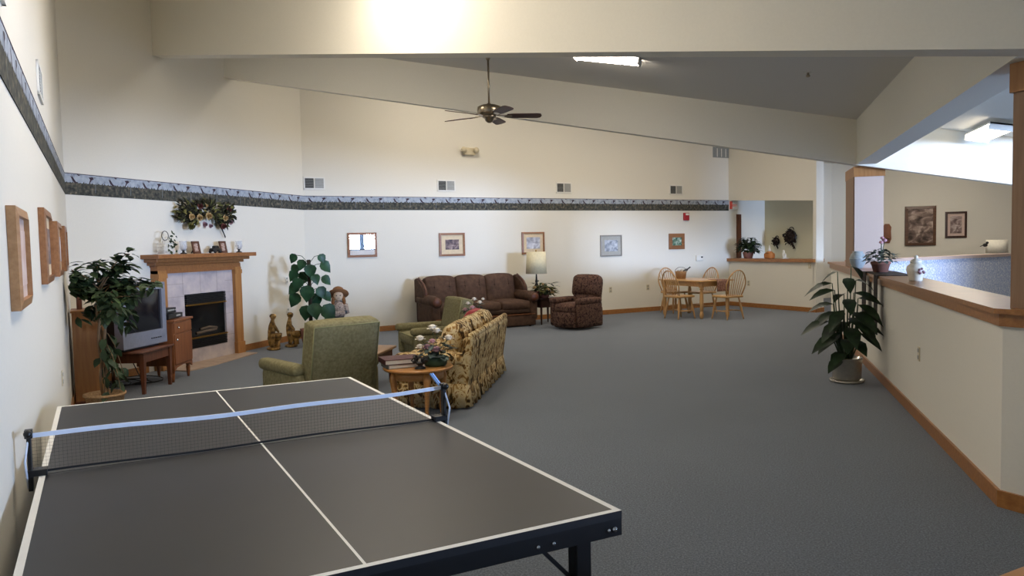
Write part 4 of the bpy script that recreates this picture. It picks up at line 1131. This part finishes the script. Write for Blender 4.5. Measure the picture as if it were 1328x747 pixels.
# coffee table + magazines
ct = Vector((-4.0, 7.42, 0)); rzc = fs_.rotation_euler.z
t = thing('coffee_table', 'low wooden coffee table in front of the floral sofa', 'table', ct, rzc)
b = MB(); b.cushion((0, 0, .40), (1.15, .52, .035), .012, n=4); b.build('tabletop', 'book_tan', t)
b = MB()
for y in (-.21, .21): b.box((0, y, .345), (1.0, .02, .075))
for x in (-.5, .5): b.box((x, 0, .345), (.02, .42, .075))
b.build('apron', 'walnut', t)
for x in (-.5, .5):
    for y in (-.2, .2): b = MB(); b.lathe([(.018, 0), (.028, .36), (.028, .383)], (x, y, 0), 10); b.build('leg', 'walnut', t)
def on_ct(x, y, z): return Matrix.Translation(ct) @ Matrix.Rotation(rzc, 4, 'Z') @ Vector((x, y, z))
book('white magazine at the bottom of the pile on the coffee table', on_ct(-.15, .02, .419), rzc + .1, .28, .21, .02, 'paper', 'magazine')
book('black covered magazine on top of the pile on the coffee table', on_ct(-.16, .03, .44), rzc + .25, .28, .21, .018, 'cover_black', 'magazine')
book('tan folder lying flat on the near end of the coffee table', on_ct(.28, .0, .419), rzc - .05, .36, .28, .012, 'book_tan', 'folder')

# end table with lamp and plant, by the recliner
et = W(7.53, 12.78)
t = thing('end_table', 'dark wooden end table between the brown sofa and the recliner', 'table', et, RZ_BACK)
b = MB(); b.cushion((0, 0, .49), (.5, .52, .03), .01, n=3); b.build('tabletop', 'dark_wood', t)
b = MB(); b.box((0, 0, .40), (.42, .44, .15)); b.build('drawer_box', 'dark_wood', t)
b = MB(); b.ball((0, -.235, .4), .014); b.build('knob', 'brass', t)
for x in (-.19, .19):
    for y in (-.2, .2): b = MB(); b.lathe([(.014, 0), (.024, .33)], (x, y, 0), 10); b.build('leg', 'dark_wood', t)
lp = W(7.42, 12.88)
t = thing('table_lamp', 'table lamp with cream drum shade on the end table by the recliner', 'lamp', (lp.x, lp.y, .505), 0)
b = MB(); b.lathe([(.085, 0), (.09, .015), (.05, .03), (.022, .06), (.02, .1), (.045, .15), (.05, .2), (.03, .25), (.018, .28), (.03, .31), (.018, .34), (.012, .44), (.012, .52)], n=18); b.build('base', 'dark_iron', t)
b = MB()
pr = [(.20, .46), (.185, .87)]; n = 32; vs = []; fs = []
for r_, z in ((.205, .455), (.185, .875), (.181, .875), (.201, .455)):
    for i in range(n): a = 2 * PI * i / n; vs.append((r_ * math.cos(a), r_ * math.sin(a), z))
for k in range(4):
    for i in range(n): fs.append((k * n + i, k * n + (i + 1) % n, ((k + 1) % 4) * n + (i + 1) % n, ((k + 1) % 4) * n + i))
b.add(vs, fs, 0, True); b.build('lamp_shade', 'shade_cloth', t)
b = MB(); b.tube([(0, 0, .5), (0, 0, .88)], .006, 6); b.bar((-.18, 0, .86), (.18, 0, .86), .006, .006); b.lathe([(.01, .88), (.016, .895), (.004, .915)], n=10); b.build('harp', 'brass', t)
pp = W(7.44, 12.64)
t = thing('table_plant', 'leafy flower arrangement under the lamp on the dark end table', 'plant', (pp.x, pp.y, .505), 0); t.scale = (1.15, 1.15, 1.0)
b = MB(); b.lathe([(.07, 0), (.09, .05), (.085, .08), (.075, .08)], n=16); b.build('pot', 'clay', t)
bouquet(t, 150, .24, .2, 'leaf_olive', [(.1, -.14, .16, .05, 'petal_tan'), (-.12, -.14, .2, .045, 'petal_tan'), (.16, -.06, .1, .05, 'petal_tan'), (-.05, -.2, .12, .04, 'petal_red'), (.02, -.12, .26, .04, 'petal_tan')], 14, .06, .1)
b = MB()
for i in range(60):
    a = R.uniform(0, 2 * PI); q = R.uniform(.02, .2)
    b.leaf((q * math.cos(a), q * math.sin(a), .08 + R.random() * .22), (math.cos(a), math.sin(a), R.uniform(-.2, .6)), (0, 0, 1), .1, .055, .3)
b.build('dark_leaves', 'leaf_dark', t)

# ------------------------------------------------------------------ dining set
DT = (10.68, 12.08)
t = thing('dining_table', 'light pine dining table with turned legs near the passage', 'table', W(*DT), RZ_BACK)
b = MB(); b.cushion((0, 0, .735), (.86, 1.30, .03), .012, n=4); b.build('tabletop', 'pine_flat', t)
b = MB()
for x in (-.33, .33): b.box((x, 0, .67), (.02, 1.08, .09))
for y in (-.55, .55): b.box((0, y, .67), (.66, .02, .09))
b.build('apron', 'pine_flat', t)
for x in (-.335, .335):
    for y in (-.555, .555):
        b = MB(); b.box((x, y, .665), (.075, .075, .11)); b.lathe([(.026, 0), (.034, .03), (.042, .08), (.034, .12), (.024, .14), (.034, .16), (.04, .3), (.036, .5), (.028, .56), (.038, .58), (.03, .61)], (x, y, 0), 16); b.build('leg', 'pine', t)
def windsor():
    t = thing('windsor_chair', '', 'chair', (0, 0, 0), 0, 'pine hoop-back chairs around the dining table')
    b = MB(); b.cushion((0, -.01, .44), (.43, .42, .045), .02, (0, 0, -.006)); b.build('seat', 'pine_flat', t)
    feet = {}
    for sx in (-1, 1):
        for sy in (-1, 1):
            a = Vector((sx * .15, sy * .14 - .01, .425)); c = Vector((sx * .21, sy * .21 - .01, 0))
            b = MB(); b.tube([a.lerp(c, k) for k in (0, .15, .3, .45, .6, .75, .9, 1)], [.013, .016, .02, .024, .021, .017, .014, .011], 10); b.build('leg', 'pine', t)
            feet[sx, sy] = a.lerp(c, .62)
    for sx in (-1, 1):
        b = MB(); p, q = feet[sx, -1], feet[sx, 1]; b.tube([p, p.lerp(q, .5), q], [.009, .014, .009], 8); b.build('stretcher', 'pine', t)
    p = feet[-1, -1].lerp(feet[-1, 1], .5); q = feet[1, -1].lerp(feet[1, 1], .5)
    b = MB(); b.tube([p, p.lerp(q, .5), q], [.009, .014, .009], 8); b.build('stretcher', 'pine', t)
    def hoop(a):      # a from 0 to pi
        x = -.26 * math.cos(a); h = math.sin(a) ** .75 if a not in (0, PI) else 0
        z = .46 + .49 * h; k = 1 if h < .02 else 1
        wgt = min(1, h / .45); x *= .72 + .28 * wgt
        return Vector((x, .165 + (z - .46) * .24, z))
    b = MB(); b.tube([hoop(PI * i / 28) for i in range(29)], .0125, 8); b.build('back_hoop', 'pine', t)
    for i in range(7):
        x = (i - 3) * .046; a = math.acos(max(-1, min(1, -(i - 3) * .064 / .26)))
        b = MB(); top = hoop(a); b.tube([(x, .16, .455), Vector((x, .16, .455)).lerp(top, .4), top], [.006, .008, .005], 6); b.build('spindle', 'pine', t)
    return t
ch = windsor()
spots = [((10.07, 11.86), (S, S), 'pine hoop-back chair on the left side of the dining table, facing right'),
         ((10.72, 11.2), (-S, S), 'pine hoop-back chair nearest the camera, right of the turned table leg'),
         ((11.2, 12.45), (-S, -S), 'pine hoop-back chair behind the right end of the table, beside the wall'),
         ((10.84, 12.93), (S, -S), 'pine hoop-back chair at the far left, behind the dining table')]
for i, (p, d, lab) in enumerate(spots):
    c = ch if i == 0 else copy_tree(ch)
    c['label'] = lab; place(c, W(*p), face(*d))
p = W(10.62, 12.45)
t = thing('gift_basket', 'tan bucket basket with a dark bottle leaning out, on the dining table', 'basket', (p.x, p.y, .751), .3); t.scale = (.88, .88, .88)
b = MB(); b.lathe([(.11, 0), (.135, .16), (.14, .17), (.125, .17)], n=24); b.build('bucket', 'basket', t)
b = MB(); b.lathe([(.04, 0), (.042, .16), (.03, .2), (.015, .23), (.015, .3), (.018, .305)], (0, 0, 0), 14, 0, Matrix.Translation((-.02, -.02, .08)) @ Matrix.Rotation(.9, 4, 'Y')); b.build('bottle', 'bottle', t)
b = MB()
for i in range(40): b.leaf((R.uniform(-.1, .1), R.uniform(-.1, .1), .15), (R.uniform(-1, 1), R.uniform(-1, 1), R.uniform(0, .8)), (0, 0, 1), .09, .035, .2)
b.build('tissue', 'petal_white', t)
b = MB(); b.tube([(.135 * math.cos(a), 0, .17 + .1 * math.sin(a)) for a in [PI * i / 10 for i in range(11)]], .005, 6); b.build('handle', 'dark_iron', t)
# placemat draped over the near edge of the table
t = MB(); vs = []; fs = []; nx_, ny_ = 10, 14
for j in range(ny_ + 1):
    for i in range(nx_ + 1):
        x = -.15 + .3 * i / nx_; s_ = j / ny_ * .48
        if s_ < .25: y, z = .25 - s_, .0
        else: y, z = -.012 - .006 * math.sin(i * 1.3), -(s_ - .25)
        vs.append((x, y, z + .003))
for j in range(ny_):
    for i in range(nx_): a = j * (nx_ + 1) + i; fs.append((a, a + 1, a + nx_ + 2, a + nx_ + 1))
t.add(vs, fs, 0, True); o = t.build('table_runner', 'cloth_brown'); md = o.modifiers.new('thick', 'SOLIDIFY'); md.thickness = .004; md.offset = 1
tag(o, 'brown patterned cloth draped over the near end of the dining table', 'cloth'); place(o, W(DT[0] + .12, DT[1] - .65, .7515), RZ_BACK)

# ------------------------------------------------------------------ passage ledge and alcove
def ledge(l, z=1.10): return W(C5 + .07, l, z)
t = thing('ivy_plant', 'bushy dark ivy plant at the left end of the passage ledge', 'plant', ledge(12.98), RZ_PASS); t.scale = (1.22, 1.0, 1.22)
b = MB(); b.lathe([(.08, 0), (.11, .1), (.105, .12), (.09, .12)], n=16); b.build('pot', 'clay', t)
g = MB(); r_ = random.Random(8)
for i in range(330):
    a = r_.uniform(0, 2 * PI); e_ = r_.uniform(-.5, 1.3); q = r_.uniform(.08, .22)
    p = Vector((q * 1.15 * math.cos(a) * math.cos(e_), q * .9 * math.sin(a) * math.cos(e_), .2 + q * .9 * math.sin(e_)))
    if p.z < .03: p.z = .03
    g.leaf(p, (math.cos(a), math.sin(a), r_.uniform(-.4, .5)), (0, 0, 1), r_.uniform(.06, .1), .065, .4, 0, True)
g.build('foliage', 'leaf_dark', t)
t = thing('clay_planter', 'small orange clay planter with a white tip, middle of the passage ledge', 'planter', ledge(12.35), RZ_PASS)
b = MB(); b.cushion((0, 0, .06), (.2, .14, .12), .02, n=4); b.lathe([(.09, .12), (.06, .15), (.03, .16)], n=14); b.build('body', 'clay_orange', t)
b = MB(); b.lathe([(.025, .15), (.035, .18), (.02, .22), (.012, .27), (.002, .3)], n=12); b.build('finial', 'ceramic_white', t)
t = thing('white_figurine', 'small white figurine pair on the passage ledge right of the clay planter', 'figurine', ledge(11.95), RZ_PASS)
skin('body', [(0, 0, .02), (0, 0, .1), (0, 0, .15), (.0, -.0, .19), (.05, -.01, .02), (.05, -.01, .07), (.05, -.01, .12)], [(0, 1), (1, 2), (2, 3), (0, 4), (4, 5), (5, 6)], [.045, .04, .02, .028, .035, .03, .022], 'ceramic_white', t, 1)
b = MB(); b.cushion((.03, 0, .006), (.16, .09, .012), .005, n=3); b.build('base', 'ceramic_white', t)
def wall_wreath(label, r0, l, z, rad, seed):
    t = thing('wall_basket', label, 'wreath', W(C5 + 1.15, l, z), RZ_PASS, 'dark wreaths on the alcove wall')
    r_ = random.Random(seed); b = MB()
    b.tube([(rad * .8 * math.cos(a), -.05, rad * .8 * math.sin(a)) for a in [2 * PI * i / 20 for i in range(20)]], rad * .16, 8, 0, True); b.build('ring', 'dark_iron', t)
    b = MB(); b.tube([(rad * .4 * math.cos(a), -.03, rad * .95 + rad * .35 * math.sin(a)) for a in [PI * i / 8 for i in range(9)]], .009, 6); b.build('handle', 'dark_iron', t)
    g = MB()
    for i in range(int(170)):
        a = r_.uniform(0, 2 * PI); q = rad * r_.uniform(.1, 1)
        g.leaf((q * math.cos(a), -.05 - r_.random() * .06, q * math.sin(a)), (r_.uniform(-1, 1), -.4, r_.uniform(-1, .6)), (0, -1, .2), rad * .45, rad * .22, .3)
    for i in range(40):
        s_ = r_.random(); g.leaf((rad * (.3 + .5 * s_), -.08, -rad * (.6 + .9 * s_)), (r_.uniform(-1, 1), -.5, -1), (0, -1, .2), rad * .35, rad * .2, .3)
    g.build('foliage', 'wreath_dark', t)
wall_wreath('smaller dark wreath on the alcove wall, left of the larger one', 0, 13.11, 1.468, .10, 2)
wall_wreath('larger dark wreath with trailing leaves on the alcove wall', 0, 12.68, 1.575, .165, 3)

# ------------------------------------------------------------------ half wall ledge
LZ = 1.125
t = thing('floor_plant', 'leafy green floor plant in a silver pot beside the half wall', 'plant', (1.02, 8.83, 0), 0)
b = MB(); b.lathe([(.15, 0), (.17, .006), (.175, .03), (.165, .03), (.155, .014), (.02, .012)], n=28); b.build('saucer', 'silver_pot', t)
b = MB(); b.lathe([(.125, .016), (.145, .05), (.15, .24), (.158, .25), (.158, .265), (.142, .265), (.138, .24)], n=28); b.build('pot', 'silver_pot', t)
b = MB(); b.lathe([(.138, .21), (.138, .225)], n=20); b.build('soil', 'soil', t)
st = MB(); lf = MB(); r_ = random.Random(5)
L_ = [(-.40, -.1, .62, .30), (-.24, -.2, .45, .32), (-.1, -.22, .30, .30), (.08, -.25, .42, .30), (.22, -.1, .6, .26), (-.3, .0, .80, .26), (-.1, -.15, .74, .30), (.12, -.18, .72, .34), (.24, .0, .86, .28), (-.32, .05, 1.02, .3), (-.28, -.1, .95, .26), (-.2, .1, 1.14, .26), (.0, -.1, 1.08, .26), (.1, .1, 1.2, .24),
      (.2, .08, 1.05, .24), (.02, -.2, .56, .34), (-.18, -.18, .62, .30), (.26, -.2, .5, .26), (.28, -.05, .72, .26), (-.05, .15, .9, .26), (.14, -.05, .92, .28), (-.36, .1, .7, .24), (.0, .2, .6, .3), (-.25, .2, .5, .3), (.0, -.16, .86, .28), (-.14, -.1, .5, .32), (.18, -.24, .62, .3), (.05, -.12, .66, .34), (-.2, -.05, .72, .3), (.22, -.16, .8, .28), (-.02, -.24, .44, .3), (-.16, -.28, .22, .26)]
for x, y, z, L in L_:
    s0 = Vector((x * .12, y * .12, .22)); a = Vector((x * .45, y * .45, z + .03)); tip = Vector((x, y, z)) * 1.0
    st.tube([s0, s0.lerp(a, .6) + Vector((x * .05, y * .05, 0)), a], [.009, .007, .005], 6)
    hd = Vector((x, y, 0)); hd.normalize()
    lf.leaf(a, (hd.x, hd.y, r_.uniform(-.35, .05)), (0, -.35, 1), L, L * .5, .45)
st.build('stem', 'stem_green', t); lf.build('leaves', 'leaf_dark', t)

t = thing('vase', 'small blue grey vase at the column foot on the half wall ledge', 'vase', (1.39, 10.93, LZ), 0)
b = MB(); b.lathe([(.05, 0), (.06, .01), (.095, .08), (.1, .14), (.08, .19), (.06, .21), (.065, .225), (.055, .225), (.05, .2)], n=24); b.build('body', 'ceramic_blue', t)
b = MB(); b.lathe([(.102, .115), (.1035, .125), (.102, .135)], n=24); b.build('band', 'ceramic_blue', t)
# runner hanging over the ledge
t = MB(); Y0, Y1 = 8.8, 9.9; xo = XH - .055
prof = [(XH + T + .04, LZ + .004), (XH + .05, LZ + .004), (XH - .053, LZ + .004), (xo - .005, LZ - .03), (xo - .006, LZ - .3), (xo - .004, LZ - .55)]
vs = []; fs = []; n = 24
for i in range(n + 1):
    f = i / n; Y = Y0 + (Y1 - Y0) * f
    for k, (x, z) in enumerate(prof): vs.append((x - (.012 * abs(math.sin(f * 9)) if k > 3 else 0), Y, z))
m_ = len(prof)
t.add(vs, [(i * m_ + k, (i + 1) * m_ + k, (i + 1) * m_ + k + 1, i * m_ + k + 1) for i in range(n) for k in range(2)], 0, True)
# two dark bands hang down at either end, the middle only covers the ledge front
t.add([(xo - .008, y, z) for y in (Y0, Y0 + .22) for z in (LZ + .003, LZ - .62)], [(0, 2, 3, 1)], 0)
t.add([(xo - .008, y, z) for y in (Y1 - .3, Y1) for z in (LZ + .003, LZ - .55)], [(0, 2, 3, 1)], 0)
t.add([(x, y, LZ + .004) for y in (Y0, Y0 + .22) for x in (XH - .054, xo - .009)], [(0, 2, 3, 1)], 0); t.add([(x, y, LZ + .004) for y in (Y1 - .3, Y1) for x in (XH - .054, xo - .009)], [(0, 2, 3, 1)], 0)
o = t.build('ledge_scarf', 'runner'); md = o.modifiers.new('thick', 'SOLIDIFY'); md.thickness = .006; md.offset = 0
tag(o, 'dark woven scarf under the cyclamen with ends hanging down the half wall', 'scarf')
t = thing('potted_cyclamen', 'pink cyclamen in a clay pot on the half wall ledge', 'plant', (XH + .09, 9.6, LZ + .008), 0)
b = MB(); b.lathe([(.075, 0), (.1, .09), (.108, .09), (.108, .12), (.095, .12)], n=22); b.build('pot', 'clay', t)
bouquet(t, 95, .2, .16, 'leaf_grey', [(-.0, -.03, .33, .035, 'petal_pink'), (.04, .0, .35, .04, 'petal_pink'), (.02, .03, .38, .032, 'petal_pink')], 31, .11, .085)
t = thing('ginger_jar', 'white lidded ginger jar on the half wall ledge right of the cyclamen', 'jar', (XH + .11, 7.8, LZ), 0); t.scale = (.95, .95, .92)
b = MB(); b.lathe([(.055, 0), (.06, .01), (.058, .03), (.075, .07), (.085, .11), (.08, .145), (.055, .17), (.045, .18)], n=26); b.build('body', 'ceramic_white', t)
b = MB(); b.lathe([(.05, .18), (.054, .19), (.045, .21), (.02, .222), (.014, .228), (.02, .24), (.012, .252), (.002, .256)], n=22); b.build('lid', 'ceramic_white', t)
b = MB()
for i in range(7): a = -1.1 + R.uniform(-.4, .5); b.ball((.08 * math.cos(a), .08 * math.sin(a), .08 + R.random() * .05), .014, 0, 6, (1, 1, 1))
b.build('painted_flower', 'petal_mauve', t)

# ------------------------------------------------------------------ beyond the stair wall: lamp and figure
lt = Vector((5.45, 20.0, 0))
t = thing('console_table', 'console table behind the textured stair wall carrying the white lamp', 'table', lt, RZ_BACK)
b = MB(); b.cushion((0, 0, .805), (1.1, .4, .03), .01, n=3); b.build('tabletop', 'walnut', t)
for x in (-.48, .48):
    for y in (-.15, .15): b = MB(); b.lathe([(.02, 0), (.03, .79)], (x, y, 0), 10); b.build('leg', 'walnut', t)
t = thing('table_lamp', 'table lamp with white drum shade behind the textured stair wall', 'lamp', lt + Vector((.0, .0, .821)), 0)
b = MB(); b.lathe([(.08, 0), (.09, .02), (.04, .05), (.06, .12), (.05, .2), (.015, .26), (.012, .34)], n=18); b.build('base', 'ceramic_white', t)
b = MB(); n = 28; vs = []; fs = []
for r_, z in ((.22, .28), (.215, .58), (.211, .58), (.216, .28)):
    for i in range(n): a = 2 * PI * i / n; vs.append((r_ * math.cos(a), r_ * math.sin(a), z))
for k in range(4):
    for i in range(n): fs.append((k * n + i, k * n + (i + 1) % n, ((k + 1) % 4) * n + (i + 1) % n, ((k + 1) % 4) * n + i))
b.add(vs, fs, 0, True); b.build('lamp_shade', 'shade_white', t)
t = thing('bird_figurine', 'tiny dark bird figurine left of the white lamp', 'figurine', lt + W(-.45, 0, .821), 0)
b = MB(); b.lathe([(.05, 0), (.055, .01), (.012, .02), (.008, .40), (.01, .44)], n=12); b.build('stand', 'ceramic_white', t)
b = MB(); b.ball((0, 0, .47), .05, 0, 10, (1, .7, .8)); b.ball((.04, 0, .52), .03); b.bar((-.03, 0, .475), (-.1, 0, .44), .04, .012); b.build('bird', 'dark_iron', t)

# ------------------------------------------------------------------ ceiling fan
FX, FY, FZ = -3.04, 9.2, 3.185
t = thing('ceiling_fan', 'five-blade ceiling fan with brown blades on a long rod', 'fan', (FX, FY, FZ), .295)
zc_ = cz(FX) - FZ
b = MB(); b.tube([(0, 0, .06), (0, 0, zc_ - .02)], .013, 10); b.build('downrod', 'nickel', t)
b = MB(); b.lathe([(.02, zc_ - .05), (.03, zc_ - .03), (.032, zc_ - .01), (.032, zc_ + .005)], n=18); b.build('canopy', 'nickel', t)
b = MB(); b.lathe([(.02, .1), (.03, .085), (.10, .075), (.145, .055), (.15, .02), (.15, -.02), (.13, -.045), (.09, -.055)], n=32); b.build('motor_housing', 'nickel', t)
b = MB(); b.lathe([(.085, -.05), (.085, -.075), (.06, -.09), (.05, -.12), (.02, -.14)], n=24); b.build('switch_housing', 'nickel', t)
for k in range(5):
    a = math.radians(5 - 72 * k); rm = Matrix.Rotation(a, 4, 'Z')
    b = MB(); out = [(.22, -.05), (.30, -.062), (.60, -.07), (.64, -.055), (.655, 0), (.64, .055), (.60, .07), (.30, .062), (.22, .05)]
    b.prism(out, -.004, .004, 0, rm @ Matrix.Translation((0, 0, -.055)) @ Matrix.Rotation(math.radians(-13), 4, 'X')); bl = b.build('blade', 'fan_wood', t)
    b = MB(); b.bar(rm @ Vector((.1, 0, -.05)), rm @ Vector((.2, 0, -.05)), .03, .01); b.prism([(.19, -.03), (.27, -.04), (.29, 0), (.27, .04), (.19, .03)], -.012, -.005, 0, rm @ Matrix.Translation((0, 0, -.05)) @ Matrix.Rotation(math.radians(-13), 4, 'X')); b.build('blade_iron', 'nickel', bl)

# ------------------------------------------------------------------ lamps in the ceiling
def tubelight(label, center, ax, L=1.22, w=.26, up=None, m_='lamp_tube'):
    t = thing('ceiling_light', label, 'ceiling light', center, 0, 'fluorescent ceiling lights')
    ax = Vector(ax).normalized(); upv = Vector(up or (0, 0, 1)); upv = (upv - ax * upv.dot(ax)).normalized(); sd = upv.cross(ax)
    m = Matrix((ax, sd, upv)).transposed().to_4x4()
    b = MB(); b.box((0, 0, -.012), (L, w, .022), 0, 0, m); 
    for s in (-1, 1): b.box((s * (L / 2 - .006), 0, -.045), (.012, w + .01, .085), 0, 0, m)
    b.build('housing', 'white_plastic', t)
    b = MB(); n = 8
    prof = [(-w / 2, -.023), (-w / 2 + .005, -.06), (-w / 2 + .05, -.08), (w / 2 - .05, -.08), (w / 2 - .005, -.06), (w / 2, -.023)]
    vs = [m @ Vector((x, y, z)) for x in (-L / 2 + .012, L / 2 - .012) for y, z in prof]; k = len(prof)
    b.add(vs, [(i, (i + 1) % k, k + (i + 1) % k, k + i) for i in range(k)]); b.build('diffuser', m_, t)
sl = (1, 0, -SL)
tubelight('bright ceiling light between the two sloping beams, right of the fan rod', (-1.42, 8.42, cz(-1.42) - .003), sl, .72, .19, (SL, 0, 1))
tubelight('bright ceiling light beyond the side beam, over the stairs', (2.72, 10.3, cz(2.72) - .045), (-.0, 1, 0), 1.0, .26, (SL, 0, 1), 'lamp_tube_soft')
nb = Vector((.438, 1, 0)).normalized()
tubelight('ceiling light in the near bay, close to the front beam above the table', (-2.95, 5.72, cz(-2.95) + .36 - .003), (.2, 1, -.2 * SL), 1.2, .28, (SL, 0, 1))
tubelight('added unseen fill light in the near bay, above the near end of the ping pong table', (-1.9, 3.4, cz(-1.9) + .36 - .003), sl, 1.2, .28, (SL, 0, 1))  # added out of frame to brighten the half wall and near beam
tubelight('added unseen fill light tucked behind the near beam, toward the fireplace', (-4.5, 7.95, cz(-4.5) - .003), sl, 1.2, .28, (SL, 0, 1), 'lamp_tube_mid')  # hidden fixture added to lift the high fireplace wall and ceiling
tubelight('ceiling light behind the far beam, above the brown sofa', (-4.2, 11.9, cz(-4.2) + HB - .003), sl, 1.2, .28, (SL, 0, 1))
tubelight('ceiling light behind the far beam, above the open carpet before the dining table', (-1.9, 13.3, cz(-1.9) + HB - .003), sl, 1.2, .28, (SL, 0, 1))
tubelight('added unseen fill light behind the far beam, nearest the passage opening', (-.1, 14.6, cz(-.1) + HB - .003), sl, 1.2, .28, (SL, 0, 1))  # added out of sight so the passage wall renders brighter
tubelight('added unseen fill light over the upper landing beyond the stairs, nearer the stairs', (4.2, 15.5, 3.397), (1, 0, 0), 1.2, .28)  # fill added behind the beam to warm and brighten the far wall
tubelight('added unseen fill light over the upper landing, nearer the villa paintings', (4.2, 18.6, 3.397), (1, 0, 0), 1.2, .28)  # second added fill, raises the still dim far wall
t = thing('sprinkler_head', 'small sprinkler head on the sloping ceiling between the beams', 'sprinkler', (.6, 8.37, cz(.6)), 0)
b = MB(); b.lathe([(.012, -.05), (.02, -.045), (.02, -.03), (.012, -.025), (.012, -.006)], n=12); b.build('nozzle', 'nickel', t)
b = MB(); b.lathe([(.04, -.006), (.035, .004)], n=16); b.build('escutcheon', 'white_plastic', t)

# ------------------------------------------------------------------ corner of a wooden table at lower right
q = Vector((.5755, 1.9665))
t = thing('corner_table', 'corner of a light wooden table at the bottom right edge', 'table', W(2.12, .718), RZ_BACK)
b = MB(); b.cushion((0, 0, .735), (.9, .6, .03), .004, n=3); b.build('tabletop', 'maple', t)
b = MB(); b.box((0, 0, .68), (.8, .5, .08)); b.build('apron', 'maple', t)
for x in (-.38, .38):
    for y in (-.23, .23): b = MB(); b.box((x, y, .36), (.05, .05, .72)); b.build('leg', 'maple', t)

# ------------------------------------------------------------------ light
def area(name, loc, dirv, sx, sy, power, h):
    l = bpy.data.lights.new(name, 'AREA'); l.shape = 'RECTANGLE'; l.size = sx; l.size_y = sy; l.energy = power; l.color = lin(h)[:3]
    o = bpy.data.objects.new(name, l); col.objects.link(o); o.location = loc
    o.rotation_euler = Vector(dirv).to_track_quat('-Z', 'Y').to_euler()
    return o
area('window_daylight', W((wr0 + wr1) / 2, WD - .14, (wz0 + wz1) / 2), (-S, S, -.02), wr1 - wr0, wz1 - wz0, 5100, '#b6d1ff')
w = bpy.data.worlds.new('World'); sc.world = w; w.use_nodes = True
w.node_tree.nodes['Background'].inputs['Color'].default_value = lin('#dfe8f5'); w.node_tree.nodes['Background'].inputs['Strength'].default_value = 1.

# ------------------------------------------------------------------ camera
F, YAW, PITCH, ROLL, HC = 1002.3849, .2947, -.0569, -.0212, 1.5396
fw = Vector((-math.sin(YAW) * math.cos(PITCH), math.cos(YAW) * math.cos(PITCH), math.sin(PITCH)))
r0 = Vector((math.cos(YAW), math.sin(YAW), 0)); u0 = r0.cross(fw)
r1 = r0 * math.cos(ROLL) + u0 * math.sin(ROLL); u1 = -r0 * math.sin(ROLL) + u0 * math.cos(ROLL)
cam = bpy.data.cameras.new('Camera'); co = bpy.data.objects.new('Camera', cam); col.objects.link(co)
cam.sensor_fit = 'HORIZONTAL'; cam.sensor_width = 36; cam.lens = 36 * F / 1328; cam.clip_start = .05
mw = Matrix((r1, u1, -fw)).transposed().to_4x4(); mw.translation = (0, 0, HC); co.matrix_world = mw
sc.camera = co
sc.view_settings.view_transform = 'Standard'; sc.view_settings.look = 'None'; sc.view_settings.gamma = 1
sc.view_settings.use_curve_mapping = False; sc.view_settings.exposure = 0.
sc.cycles.use_denoising = True; sc.cycles.max_bounces = 10; sc.cycles.diffuse_bounces = 6
sc.cycles.sample_clamp_indirect = 6
